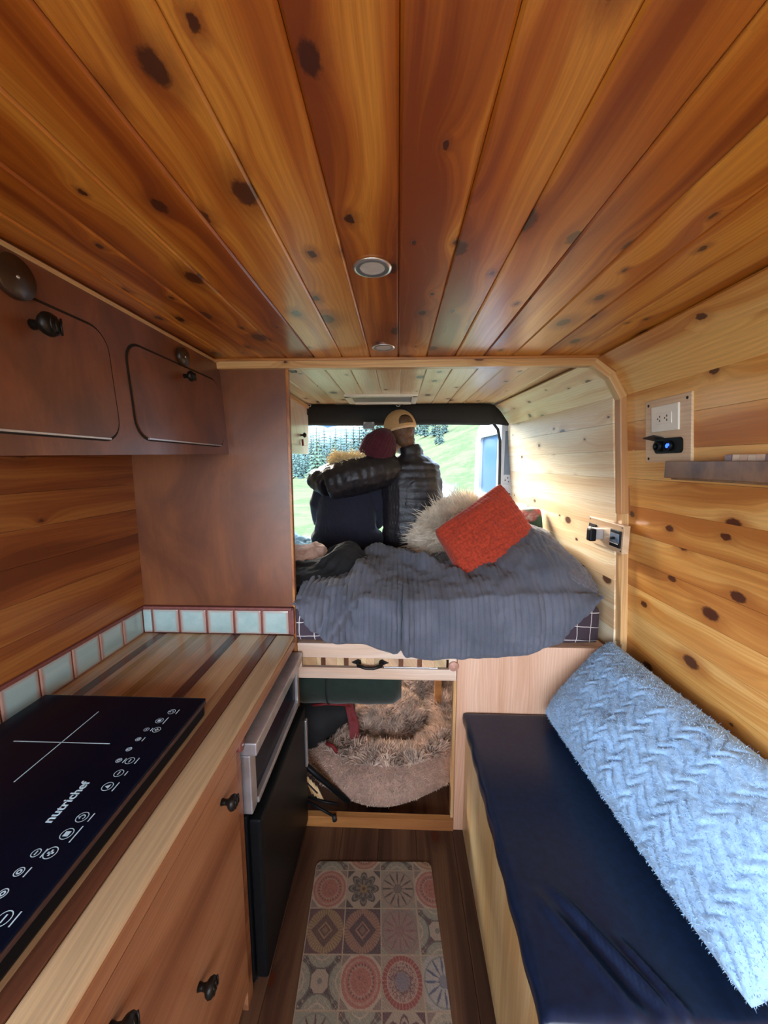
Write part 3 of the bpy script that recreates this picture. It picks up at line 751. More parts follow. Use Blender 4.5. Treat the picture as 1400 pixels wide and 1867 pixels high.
# ------------------------------------------------------------------ mattress
def soft_box(name, x, y, z, r, mat, parent=None, seg=5, wob=0.004, n=1):
    bm = box_bm(x[1]-x[0], y[1]-y[0], z[1]-z[0], 0)
    bmesh.ops.subdivide_edges(bm, edges=bm.edges[:], cuts=8, use_grid_fill=True)
    hx, hy, hz = (x[1]-x[0])/2, (y[1]-y[0])/2, (z[1]-z[0])/2
    for v in bm.verts:
        q = Vector((max(-hx+r, min(hx-r, v.co.x)), max(-hy+r, min(hy-r, v.co.y)), max(-hz+r, min(hz-r, v.co.z))))
        d = v.co-q
        if d.length > 1e-6: v.co = q+d.normalized()*r
        v.co += Vector(mnoise.noise_vector(v.co*6))*wob
    return mk(name, fin(bm, name), mat, parent, ((x[0]+x[1])/2, (y[0]+y[1])/2, (z[0]+z[1])/2), smooth=True)
mt = soft_box('mattress', (-.86, .776), (1.388, 2.49), (.801, .968), .035, M['plaid'])
tag(mt, 'dark plum mattress with thin white grid lines under the grey quilt', 'mattress')
# ------------------------------------------------------------------ quilt
hemx = np.array([-.385, -.365, -.306, -.25, -.172, 0, .157, .33, .48, .55, .60, .66, .71, .745])
hemz = np.array([.985, .955, .863, .835, .811, .787, .773, .780, .801, .825, .862, .925, .985, 1.02])
def quilt():
    nu, nv = 470, 190
    u = np.linspace(0, 1, nu)[:, None]*np.ones((1, nv)); v = np.ones((nu, 1))*np.linspace(0, 1, nv)[None, :]
    X = -.385+u*(.745+.385)
    hz = np.interp(X, hemx, hemz) + .004*np.sin(X*40)
    top = .985 + .030*smoothstep(X, .1, .5)
    # v: 0..vf front drop, then top
    vf = .36
    f = np.clip(v/vf, 0, 1); t = np.clip((v-vf)/(1-vf), 0, 1)
    yb = 2.05 - .42*smoothstep(-X, .10, .36) + .12*smoothstep(X, .3, .6)
    front_h = top
    Zf = hz+(front_h-hz)*f
    Yf = 1.352 - .012*np.sin(f*PI) + .022*f**4 - .010*(1-f)
    Yt = 1.374+(yb-1.374)*t
    # height of the top: bulge over a hidden pillow at the right
    bul = .135*np.exp(-((X-.60)/.17)**2-((Yt-1.74)/.20)**2) + .05*np.exp(-((X-.62)/.14)**2-((Yt-1.52)/.12)**2)
    bul += .035*np.exp(-((X+.16)/.035)**2)*np.exp(-((Yt-1.62)/.22)**2)         # ridge folds
    bul += .045*np.exp(-((X+.13-.25*(Yt-1.9))/.07)**2-((Yt-1.98)/.10)**2)
    bul += .040*np.exp(-((X-.16+.5*(Yt-1.7))/.05)**2-((Yt-1.75)/.14)**2)
    bul += .030*np.exp(-((X-.03)/.06)**2-((Yt-1.9)/.12)**2)
    bul -= .03*np.exp(-((X-.02)/.08)**2-((Yt-1.62)/.12)**2)
    Zt = top+.035*np.sin(np.clip(t*3, 0, 1)*PI/2)*.9 + bul*smoothstep(t, 0, .12)
    for (xa, ya, xb_, yb_, A_, w_) in ((-.30, 1.40, -.17, 1.70, .030, .022), (-.20, 1.42, -.14, 1.75, .022, .020), (-.08, 1.40, -.10, 1.65, .016, .018), (.05, 1.42, .16, 1.66, .020, .020), (.20, 1.40, .24, 1.62, .014, .018), (-.36, 1.44, -.22, 1.55, .026, .018), (.10, 1.60, .30, 1.52, .014, .02)):
        dx, dy = xb_-xa, yb_-ya; L_ = math.hypot(dx, dy); tt = ((X-xa)*dx+(Yt-ya)*dy)/L_**2; ss_ = (-(X-xa)*dy+(Yt-ya)*dx)/L_
        bul = bul + A_*np.exp(-(ss_/w_)**2)*smoothstep(tt, -.15, .2)*(1-smoothstep(tt, .7, 1.15))
    wr1 = vnoise(X*16, Yt*9, 3)*.012+vnoise(X*34+3, Yt*22, 4)*.006
    Zt = Zt + wr1*smoothstep(t, 0, .1)
    onf = (v <= vf)
    Y = np.where(onf, Yf, Yt); Z = np.where(onf, Zf, Zt)
    # front folds
    fold = .034*vnoise(X*9+.3*Z*10, Z*2.5+1, 9)*(1-.3*f) + .014*vnoise(X*22, Z*5, 10)
    deep = -.030*np.exp(-((X-.015-.02*(Z-.8))/.007)**2)*(1) + .018*np.exp(-((X-.036)/.015)**2) + .014*np.exp(-((X+.012)/.015)**2)
    diag = .028*np.exp(-((X+.30-.75*(Z-.80))/.020)**2)*smoothstep(Z, .8, .9) - .022*np.exp(-((X+.335-.55*(Z-.80))/.022)**2)*smoothstep(Z, .8, .88)
    diag2 = -.020*np.exp(-((X+.155+.30*(Z-.86))/.008)**2)*smoothstep(Z, .85, .90)*smoothstep(-Z, -1.05, -.97)
    amp = np.where(onf, 1.0, np.clip(1-t*3, 0, 1))
    Y = Y - (fold*.8+deep+diag+diag2)*amp - .004
    # right side: falls off towards the wall
    r = smoothstep(X, .70, .745)
    Z = Z - r*np.where(onf, 0, .10*(1))*smoothstep(t, .05, .3)
    P = np.stack([X, Y, Z], -1)
    N = grid_normals(P); 
    # channel quilting
    ph = X/.0215 + .15*vnoise(X*3, Z*6, 5)
    rib = np.abs(np.sin(ph*PI))**.42*.0088*smoothstep(v, 0, .03)*smoothstep(1-v, 0, .05)*smoothstep(u, 0, .03)*smoothstep(1-u, 0, .02)*(1-.85*smoothstep(X, .63, .68)*(v > .36))*(.75+.4*np.abs(vnoise(X*5, (Y+Z)*5, 14)))
    rib += (vnoise(X*60, (Y+Z)*45, 6))*.0020 + (vnoise(X*25+9, (Y-Z)*34, 8))*.0030 + .0016*np.sin((Y-Z)*150+3*vnoise(X*8, Z*8, 17))*smoothstep(vnoise(X*7, (Y+Z)*7, 18), -.1, .5)
    s_ = -1 if N[nu//2, 10, 1] > 0 else 1
    P = P + N*(rib*s_)[..., None]
    lw = P - N*(.006*s_)
    V = np.concatenate([P.reshape(-1, 3), lw.reshape(-1, 3)]); n1 = nu*nv
    F = grid_faces(nu, nv) + [tuple(reversed(f_)) for f_ in grid_faces(nu, nv, n1)]
    for i in range(nu-1):
        F.append((i*nv, n1+i*nv, n1+(i+1)*nv, (i+1)*nv)); j = nv-1
        F.append((i*nv+j, (i+1)*nv+j, n1+(i+1)*nv+j, n1+i*nv+j))
    for j in range(nv-1):
        F.append((j, j+1, n1+j+1, n1+j)); b = (nu-1)*nv
        F.append((b+j, n1+b+j, n1+b+j+1, b+j+1))
    c = np.array([.2, 1.5, .95])
    o = mk('quilt', mesh('quilt', V-c, F), M['quilt'], None, c, smooth=True)
    tag(o, 'rumpled slate grey channel-stitched quilt hanging over the front of the bed', 'quilt')
quilt()
# quilt flap: smooth folded back corner at the right, plus hidden pillow behind it
def sheet(name, ctrl, mat, th=.006, res=(40, 40), wr=.004, seed=2, label=None, cat=None, parent=None):
    """smooth sheet through a grid of control points (bicubic via numpy interpolation)"""
    C = np.array(ctrl, float); a, b = C.shape[:2]
    def catmull(A, n):
        m = A.shape[0]; t = np.linspace(0, m-1, n); i = np.minimum(t.astype(int), m-2); f = (t-i)
        f = f.reshape((-1,)+(1,)*(A.ndim-1))
        p0 = A[np.maximum(i-1, 0)]; p1 = A[i]; p2 = A[i+1]; p3 = A[np.minimum(i+2, m-1)]
        return .5*((2*p1)+(-p0+p2)*f+(2*p0-5*p1+4*p2-p3)*f**2+(-p0+3*p1-3*p2+p3)*f**3)
    P = catmull(C, res[0]); P = np.swapaxes(catmull(np.swapaxes(P, 0, 1), res[1]), 0, 1)
    N = grid_normals(P)
    U = np.linspace(0, 6, res[0])[:, None]+np.zeros((1, res[1])); Vv = np.linspace(0, 6, res[1])[None, :]+np.zeros((res[0], 1))
    P = P+N*(vnoise(U*1.3, Vv*1.3, seed)*wr*2+vnoise(U*4, Vv*4, seed+1)*wr*.7)[..., None]
    lw = P-N*th; nu, nv = res; n1 = nu*nv
    V = np.concatenate([P.reshape(-1, 3), lw.reshape(-1, 3)])
    F = grid_faces(nu, nv)+[tuple(reversed(f_)) for f_ in grid_faces(nu, nv, n1)]
    for i in range(nu-1):
        F.append((i*nv, n1+i*nv, n1+(i+1)*nv, (i+1)*nv)); j = nv-1
        F.append((i*nv+j, (i+1)*nv+j, n1+(i+1)*nv+j, n1+i*nv+j))
    for j in range(nv-1):
        F.append((j, j+1, n1+j+1, n1+j)); b_ = (nu-1)*nv
        F.append((b_+j, n1+b_+j, n1+b_+j+1, b_+j+1))
    c = V.mean(0)
    o = mk(name, mesh(name, V-c, F), mat, parent, c, smooth=True)
    if label: tag(o, label, cat)
    return o
def pillow(name, corners, th, mat, res=60, relief=None, label=None, cat=None, puff=.35, edge=.06, rnd=.075):
    """corners: BL, BR, TR, TL in 3-D; two cushions halves joined at the seam"""
    BL, BR, TR, TL = [np.array(c, float) for c in corners]
    u = np.linspace(0, 1, res)[:, None, None]; v = np.linspace(0, 1, res)[None, :, None]
    B = (BL*(1-u)+BR*u)*(1-v)+(TL*(1-u)+TR*u)*v
    U = u[..., 0]+0*v[..., 0]; Vv = v[..., 0]+0*u[..., 0]
    # pinch the sides between the corners
    cen = (BL+BR+TR+TL)/4
    pin = edge*(np.sin(U*PI)*(np.abs(2*Vv-1)**3)+np.sin(Vv*PI)*(np.abs(2*U-1)**3))
    pin = pin + rnd*(np.abs(2*U-1)*np.abs(2*Vv-1))**7
    B = B+(cen-B)*pin[..., None]
    N = norml(np.cross(BR-BL, TL-BL))
    H = (np.clip(4*U*(1-U), 0, 1)*np.clip(4*Vv*(1-Vv), 0, 1))**puff*th/2
    S_ = np.linalg.norm(BR-BL); T_ = np.linalg.norm(TL-BL)
    rel = relief(U*S_, Vv*T_)*smoothstep(np.minimum(np.minimum(U, 1-U), np.minimum(Vv, 1-Vv)), 0, .03) if relief else 0
    wob = vnoise(U*6, Vv*6, 12)*th*.05+vnoise(U*14, Vv*14, 13)*th*.02
    wob = wob*smoothstep(np.minimum(np.minimum(U, 1-U), np.minimum(Vv, 1-Vv)), 0, .1)
    A = B+N*(H+rel+wob)[..., None]; D = B-N*(H+wob+(rel if relief else 0))[..., None]
    A[..., 2] -= 0
    V = np.concatenate([A.reshape(-1, 3), D.reshape(-1, 3)]); n1 = res*res
    F = grid_faces(res, res)+[tuple(reversed(f_)) for f_ in grid_faces(res, res, n1)]
    bm = bmesh.new(); c = V.mean(0); vs = [bm.verts.new(p-c) for p in V]
    for f_ in F: bm.faces.new([vs[i] for i in f_])
    bmesh.ops.remove_doubles(bm, verts=[vs[i] for i in range(len(V)) if (i % n1)//res in (0, res-1) or (i % n1) % res in (0, res-1)], dist=1e-4)
    o = mk(name, fin(bm, name), mat, None, c, smooth=True)
    if label: tag(o, label, cat)
    return o
# ---- orange pillow, leaning back
def dimples(a, b):
    s = .021; k = np.abs(np.sin(a/s*PI))*np.abs(np.sin(b/s*PI)); row = .4*np.abs(np.sin(a/s*PI))
    return .0055*np.sqrt(k)
pillow('throw_pillow', ((.293, 1.60, .958), (.687, 1.74, 1.098), (.500, 1.88, 1.402), (.163, 1.72, 1.190)), .17, M['orange'], 190, dimples,
       'rust orange chenille throw pillow propped on the grey quilt', 'pillow', edge=.05, rnd=.045)
# ---- patterned pillow behind, against right wall
def flower():
    m, nt, b = newmat('floral print'); g = G(nt)
    o = g.obj(); n = g.noise(o, 9, 3, .6); n2 = g.noise(o, 5, 2)
    c = g.mix(g.ss(n, .42, .5), (.50, .44, .36), (.42, .10, .09)); c = g.mix(g.ss(n2, .5, .56), c, (.035, .075, .045))
    g.l(c, b.inputs['Base Color']); b.inputs['Roughness'].default_value = .9
    return m
pillow('floral_pillow', ((.54, 2.10, 1.0), (.745, 1.86, 1.0), (.755, 2.0, 1.265), (.57, 2.2, 1.23)), .09, flower(), 40, None,
       'pillow with green and pink print leaning on the right wall behind the orange one', 'pillow')
# ---- folded-over quilt corner
sheet('grey_blanket', [[(.47, 1.608, 1.066), (.50, 1.768, 1.116), (.54, 1.938, 1.176), (.56, 2.048, 1.186)],
                    [(.59, 1.488, 1.071), (.615, 1.648, 1.166), (.64, 1.808, 1.206), (.65, 1.968, 1.196)],
                    [(.68, 1.418, 1.036), (.70, 1.538, 1.116), (.71, 1.708, 1.161), (.72, 1.868, 1.156)],
                    [(.755, 1.393, 1.001), (.770, 1.458, 1.036), (.775, 1.608, 1.076), (.778, 1.788, 1.066)]], M['greyplain'], .008, (60, 60), .006, 5,
      'smooth grey blanket corner folded over at the wall end of the quilt', 'blanket')
sheet('peach_throw', [[(-.60, 1.55, .99), (-.60, 1.80, 1.0), (-.60, 2.10, 1.0)],
                    [(-.50, 1.55, 1.04), (-.50, 1.78, 1.085), (-.50, 2.05, 1.03)],
                    [(-.41, 1.56, 1.02), (-.41, 1.80, 1.10), (-.42, 2.02, 1.03)],
                    [(-.34, 1.60, 1.00), (-.34, 1.80, 1.05), (-.35, 2.00, 1.01)],
                    [(-.26, 1.66, .99), (-.27, 1.80, 1.02), (-.28, 1.95, 1.0)]], M['peach'], .012, (50, 40), .010, 6,
      'peach fleece throw bunched beside the partition', 'throw')
sheet('black_cloth', [[(-.50, 1.47, 1.00), (-.50, 1.60, 1.055), (-.50, 1.70, 1.05)],
                    [(-.38, 1.47, 1.005), (-.38, 1.60, 1.050), (-.37, 1.72, 1.06)],
                    [(-.30, 1.53, 1.00), (-.29, 1.66, 1.085), (-.28, 1.78, 1.12)],
                    [(-.22, 1.60, 1.00), (-.21, 1.72, 1.095), (-.21, 1.84, 1.11)],
                    [(-.13, 1.72, .995), (-.14, 1.80, 1.03), (-.15, 1.88, 1.02)]], M['black'], .010, (50, 40), .006, 8,
      'black fleece cloth bunched between the peach throw and the quilt', 'cloth')
sheet('blue_blanket', [[(-.84, 1.95, 1.0), (-.84, 2.25, 1.03), (-.84, 2.47, 1.0)],
                    [(-.70, 1.95, 1.0), (-.70, 2.22, 1.05), (-.70, 2.47, 1.02)],
                    [(-.58, 1.95, 1.0), (-.60, 2.22, 1.03), (-.60, 2.47, 1.01)],
                    [(-.48, 2.00, .985), (-.50, 2.20, 1.0), (-.52, 2.45, .985)]], M['bluecloth'], .010, (44, 44), .012, 9,
      'pale blue striped blanket at the far left corner of the bed', 'blanket')

# ------------------------------------------------------------------ sheepskin
def mound(name, cx_, cy_, cz_, rx, ry, rz, n, L, mat, fmat, label, cat, width=.0025, seed=3, jitter=.5, droop=.4):
    th = np.linspace(0, PI/2, 16)[:, None]; ph = np.linspace(0, 2*PI, 49)[None, :]
    P = np.stack([rx*np.cos(ph)*np.sin(th), ry*np.sin(ph)*np.sin(th), rz*np.cos(th)+0*ph], -1)
    P *= 1+(vnoise(ph*1.6+0*th, th*3+0*ph, seed)[..., None])*.08
    P[:, -1] = P[:, 0]
    V = P.reshape(-1, 3); F = grid_faces(16, 49)
    bm = bmesh.new(); vs = [bm.verts.new(p) for p in V]
    for f_ in F:
        try: bm.faces.new([vs[i] for i in f_])
        except ValueError: pass
    bmesh.ops.remove_doubles(bm, verts=bm.verts, dist=1e-4)
    o = mk(name, fin(bm, name), mat, None, (cx_, cy_, cz_), smooth=True); tag(o, label, cat)
    r = np.random.default_rng(seed); a = r.uniform(0, 2*PI, n); t = np.arccos(r.uniform(0, 1, n))
    Q = np.stack([rx*np.cos(a)*np.sin(t), ry*np.sin(a)*np.sin(t), rz*np.cos(t)], -1)
    Nn = norml(Q/np.array([rx, ry, rz])**2)
    cl_ = np.stack([vnoise(Q[:, 0]*26+i_*5, (Q[:, 1]+Q[:, 2])*26, 50+i_) for i_ in range(3)], -1)*1.3
    strands('wool', Q+np.array([cx_, cy_, cz_]), Nn, L, fmat, o, width, .22, cl_, droop, seed, (cx_, cy_, cz_))
    m_ = slice(0, n//10)
    strands('wool_locks', Q[m_]+np.array([cx_, cy_, cz_]), Nn[m_], L*1.6, fmat, o, width*1.3, .35, cl_[m_], droop, seed+1, (cx_, cy_, cz_))
    return o
mound('sheepskin_throw', .375, 2.15, .985, .27, .19, .285, 30000, .060, M['cream'], M['cream'], 'shaggy cream sheepskin heaped behind the orange pillow', 'sheepskin', .0020)

# ------------------------------------------------------------------ bench
bn = empty('bench_box', (.6, .9, 0), 'pale pine storage bench box along the right wall', 'bench')
box('side_panel', (.272, .288), (.56, 1.383), (0, .474), M['boxside'], bn, .003)
box('end_panel', (.289, .855), (.56, .576), (0, .474), M['boxside'], bn, .002)
box('top_panel', (.289, .855), (.577, 1.383), (.458, .474), M['boxside'], bn, .001)
def bench_cushion():
    nu, nv = 90, 150
    x = np.linspace(.266, .858, nu)[:, None]+np.zeros((1, nv)); y = np.linspace(.555, 1.380, nv)[None, :]+np.zeros((nu, 1))
    e = np.minimum(np.minimum(x-.266, .858-x), np.minimum(y-.555, 1.380-y))
    z = .531 - .007*np.exp(-e/.006)
    # pulled creases running from the near left corner
    for (x0, y0, x1, y1, A, w) in ((.30, .62, .47, .86, .006, .008), (.345, .575, .44, .72, .008, .006), (.42, .56, .50, .70, .005, .007), (.30, .60, .34, .95, .003, .008)):
        pass
    def crease(px, py, qx, qy, A, w):
        d = np.array([qx-px, qy-py]); L = np.hypot(*d); d /= L
        t = ((x-px)*d[0]+(y-py)*d[1])/L; s = -(x-px)*d[1]+(y-py)*d[0]
        return A*np.exp(-(s/w)**2)*smoothstep(t, 0, .25)*(1-smoothstep(t, .6, 1))
    z += crease(.50, .545, .335, .80, .014, .008)+crease(.44, .545, .30, .78, .008, .010)+crease(.53, .545, .44, .70, .010, .007) - crease(.475, .545, .35, .76, .008, .014)
    z += vnoise(x*8, y*8, 3)*.0012
    top = np.stack([x, y, z], -1)
    V = list(top.reshape(-1, 3)); F = grid_faces(nu, nv)
    ring_ = [(i, 0) for i in range(nu)]+[(nu-1, j) for j in range(1, nv)]+[(i, nv-1) for i in range(nu-2, -1, -1)]+[(0, j) for j in range(nv-2, 0, -1)]
    prev = [i*nv+j for i, j in ring_]
    for dz, off in ((-.010, .004), (-.028, .006), (-.048, .004), (-.055, 0)):
        cur = []
        for i, j in ring_:
            p = top[i, j].copy(); nx = -1 if i == 0 else (1 if i == nu-1 else 0); ny = -1 if j == 0 else (1 if j == nv-1 else 0)
            p[0] += nx*(off+.0015*math.sin(p[1]*60)) if nx < 0 else 0; p[1] += ny*off if ny < 0 else 0; p[2] = .531+dz
            cur.append(len(V)); V.append(p)
        m = len(ring_)
        for k in range(m): F.append((prev[k], prev[(k+1) % m], cur[(k+1) % m], cur[k]))
        prev = cur
    F.append(tuple(prev))
    c = Vector((.56, .97, .50)); bm = bmesh.new(); vs = [bm.verts.new(Vector(v)-c) for v in V]
    for f_ in F: bm.faces.new([vs[i] for i in f_])
    o = mk('bench_cushion', fin(bm, 'bench_cushion'), M['navy'], None, c, smooth=True)
    tag(o, 'dark navy vinyl bench cushion with pulled creases at its near end', 'cushion')
bench_cushion()
# big plush pillow leaning against right wall
def chev(a, b):
    # wavy scalloped rows across the pillow
    row = .034
    ph = b/row + .42*np.sin(2*PI*a/.078+.8*vnoise(a*7, b*7, 7)) + .12*np.sin(4*PI*a/.078) + .25*vnoise(a*8, b*8, 4)
    f = ph-np.floor(ph)
    h = .0080*np.sin(f**.8*PI)**.7*(.75+.4*vnoise(a*14, b*14, 5))
    return h+.0012*vnoise(a*60, b*60, 21)+.0008*vnoise(a*140, b*140, 22)
def bodypillow():
    # BL, BR run along the cushion (near -> far), TR, TL against the wall
    o = pillow('plush_body_pillow', ((.608, .548, .572), (.560, 1.340, .560), (.800, 1.370, .840), (.835, .560, .845)), .21, M['bluefur'], 320, chev,
               'long light blue plush pillow with wavy ribs leaning on the right wall', 'pillow', puff=.42, edge=.02, rnd=.015)
    me = o.data; me.calc_loop_triangles()
    g_ = np.random.default_rng(9); n = 36000
    co = np.empty(len(me.vertices)*3); me.vertices.foreach_get('co', co); co = co.reshape(-1, 3); no = np.empty(len(me.vertices)*3); me.vertex_normals.foreach_get('vector', no); no = no.reshape(-1, 3)
    k = g_.integers(0, len(co), n); c = np.array(o.location)
    strands('plush_pile', co[k]+c+g_.normal(0, .001, (n, 3)), no[k], .0055, M['bluefur'], o, .0006, .4, None, .4, 9, tuple(c))
    return o
bodypillow()

# ------------------------------------------------------------------ printed mat
def floor_mat():
    th_ = math.radians(-3.2); cell = .1205
    Wm, Lm = .430, .80; st_ = .0019
    nx = int(Wm/st_)+1; ny = int(Lm/st_)+1
    a = np.linspace(0, Wm, nx)[:, None]+np.zeros((1, ny)); b = np.linspace(0, Lm, ny)[None, :]+np.zeros((nx, 1))  # b measured from the far end
    B0_ = .031
    ci = np.floor(a/cell).astype(int); cj = np.floor((b-B0_)/cell).astype(int)+1
    fu = (a/cell) % 1*2-1; fv = ((b-B0_)/cell) % 1*2-1
    r = np.hypot(fu, fv); an = np.arctan2(fv, fu)
    C = np.zeros((nx, ny, 3))
    def L(h): h = h.lstrip('#'); v = np.array([int(h[i:i+2], 16)/255 for i in (0, 2, 4)]); return v**2.2
    cream_, dark_, grey_, plum_, coral_, blue_, sage_, must_, brown_ = [L(h) for h in ('d9cdbb', '2f2a2c', '7f8b85', '5a3440', 'c97f6c', '49628f', 'a3ab9c', 'b69a6a', '6e4038')]
    fine = vnoise(a*420, b*420, 1)*.5+vnoise(a*900, b*900, 2)*.5
    def put(mask, col, k=1.0): C[mask] = C[mask]*(1-k)+col*k
    def rosette(m, c1, c2, c3):
        put(m, cream_)
        put(m & (r < .95), c1); put(m & (np.sin(r*26) > .25) & (r < .95), cream_, .5)
        put(m & (fine > .1) & (r < .95), c2, .6); put(m & (r < .42), c1); put(m & (r < .42) & (fine > .2), c3, .6)
        put(m & (r > .55) & (r < .66) & (np.sin(an*24) > .2), dark_, .7); put(m & (r > .97) & (np.abs(fu)+np.abs(fv) > 1.5), c3, .6)
    def flower_(m, c1, c2, n=8):
        put(m, L('c2b7a6')); pet = .55+.35*np.abs(np.cos(an*n/2)); put(m & (r < pet), c1); put(m & (r < pet-.1), c2, .75); put(m & (r < pet-.22), c1)
        put(m & (r < .45) & (np.sin(an*n+1) > 0), c2, .7); put(m & (r < .22), L('a8843f')); put(m & (r < .1), dark_)
        put(m & (np.abs(fu)+np.abs(fv) > 1.5), c1)
    def star_(m, c1, bgc, n=12):
        put(m, bgc); w = np.abs(np.sin(an*n/2)); put(m & (r < .92) & (w < .55*(1-np.abs(r-.55)*1.9)) & (r > .2), c1); put(m & (r < .25), c1, .6)
        put(m & (r < .95) & (r > .88), grey_, .7); put(m & (np.abs(fu)+np.abs(fv) > 1.62), sage_)
    def diamond(m, c1, c2, c3):
        put(m, c3); put(m & (r < .97), c2); put(m & (r < .97) & (np.sin(an*40) > .35), c3, .5)
        dd = np.abs(fu)+np.abs(fv); put(m & (dd < .74), c1); put(m & (dd < .40) & (dd > .30), c2); put(m & (dd < .18), c2, .6); put(m & (dd < .74) & (fine > .2), c3, .35)
    def swirl_(m, c1, c2):
        put(m, c2)
        for sx_, sy_ in ((0, 1.25), (0, -1.25), (1.25, 0), (-1.25, 0)):
            q = np.hypot(fu-sx_, fv-sy_); put(m & (q < .86), c1); put(m & (q < .86) & (q > .78), grey_*.45); put(m & (q < .5) & (q > .44), cream_)
        dd = np.maximum(np.abs(fu), np.abs(fv)); put(m & (dd < .42) & (np.hypot(np.abs(fu)-.7, np.abs(fv)-.7) > .55), cream_, .8); put(m & (r < .12), grey_)
        put(m & (np.abs(np.sin((fu+fv)*9)*np.sin((fu-fv)*9)) < .10) & (c2[0] < .2) & (dd > .6), cream_, .6)
    def sun_(m):
        put(m, L('b9ab9b')); put(m & (r < .97) & (r > .76), L('a83f3a')); put(m & (r < .97) & (r > .76) & (np.sin(an*36) > .8), cream_, .5)
        put(m & (r < .76), L('cdb0a0')); put(m & (r < .7) & (fine > 0.05), L('7e5560')); put(m & (r < .34), L('8f8ba0')); put(m & (r > .36) & (r < .42), dark_, .5)
    grid = {(0, 0): ('w', sage_, plum_), (1, 0): ('r', coral_, must_, dark_), (2, 0): ('w', sage_, dark_), (3, 0): ('r', must_, coral_, dark_),
            (0, 1): ('r', coral_, L('b4705f'), plum_), (1, 1): ('f', L('3c3c38'), L('9a9688')), (2, 1): ('s', L('464140'), L('b3a394')), (3, 1): ('r', coral_, L('b0666a'), plum_),
            (0, 2): ('d', L('5d3a30'), must_, plum_), (1, 2): ('d', L('4a2c38'), L('b58b72'), L('46303c')), (2, 2): ('s', L('9b6f74'), L('a79088')), (3, 2): ('w', sage_, plum_),
            (0, 3): ('w', sage_, L('40303c')), (1, 3): ('r', coral_, L('b4606a'), plum_), (2, 3): ('u',), (3, 3): ('s', blue_, L('c5c9c8')),
            (0, 4): ('s', plum_, sage_), (1, 4): ('w', sage_, plum_), (2, 4): ('f', plum_, cream_), (3, 4): ('r', sage_, cream_, plum_)}
    for i in range(4):
        for j in range(0, 8):
            m = (ci == i) & (cj == j); t = grid.get((i, j), grid[((i+j) % 4, 1+(j % 3))])
            dict(r=rosette, f=flower_, s=star_, d=diamond, w=swirl_, u=sun_)[t[0]](m, *t[1:])
    put((np.abs(fu) > .965) | (np.abs(fv) > .965), L('cdbfa8'))
    C *= (.86+.10*fine)[..., None]; C = np.clip(C*np.array([.50, .41, .34]), 0, 1)  # print dimmed and browned to carry the floor's shadow
    # rounded corners at the far end
    rc = .02
    aa = a.copy(); bb_ = b.copy()
    def rnd(aa, bb_):
        for cx_, s in ((rc, -1), (Wm-rc, 1)):
            dx = (aa-cx_)*s; dy = rc-bb_; m = (dx > 0) & (dy > 0); d = np.hypot(dx, dy)
            mx = np.maximum(dx, dy); k_ = np.where(m & (d > 0), mx/np.maximum(d, 1e-9), 1)
            aa = np.where(m, cx_+s*dx*k_, aa); bb_ = np.where(m, rc-dy*k_, bb_)
        return aa, bb_
    aa, bb_ = rnd(aa, bb_)
    ct, s_ = math.cos(th_), math.sin(th_)
    # origin: far-left corner
    X = -.299+aa*ct-bb_*s_*-1*-1; Y = 1.243+aa*s_*-1*-.6-bb_*ct
    X = -.299+aa*ct+bb_*(-s_); Y = 1.236+aa*.03-bb_*ct
    Z = .006+.0006*fine
    V = np.stack([X, Y, Z], -1).reshape(-1, 3); n1 = len(V)
    F = grid_faces(nx, ny)
    idx = lambda i, j: i*ny+j
    ring_ = [idx(i, 0) for i in range(0, nx)]+[idx(nx-1, j) for j in range(1, ny)]+[idx(i, ny-1) for i in range(nx-2, -1, -1)]+[idx(0, j) for j in range(ny-2, 0, -1)]
    low = V[ring_].copy(); low[:, 2] = .0005; V = np.concatenate([V, low]); m = len(ring_)
    for k in range(m): F.append((ring_[k], ring_[(k+1) % m], n1+(k+1) % m, n1+k))
    c = np.array([-.07, .9, 0])
    me = mesh('mat', V-c, F)
    at = me.color_attributes.new('Col', 'FLOAT_COLOR', 'POINT'); full = np.ones((len(V), 4)); full[:n1, :3] = C.reshape(-1, 3); full[n1:, :3] = .25
    at.data.foreach_set('color', full.ravel())
    o = mk('floor_mat', me, M['matprint'], None, c); tag(o, 'narrow floor mat printed with faded patchwork tile medallions', 'mat')
floor_mat()

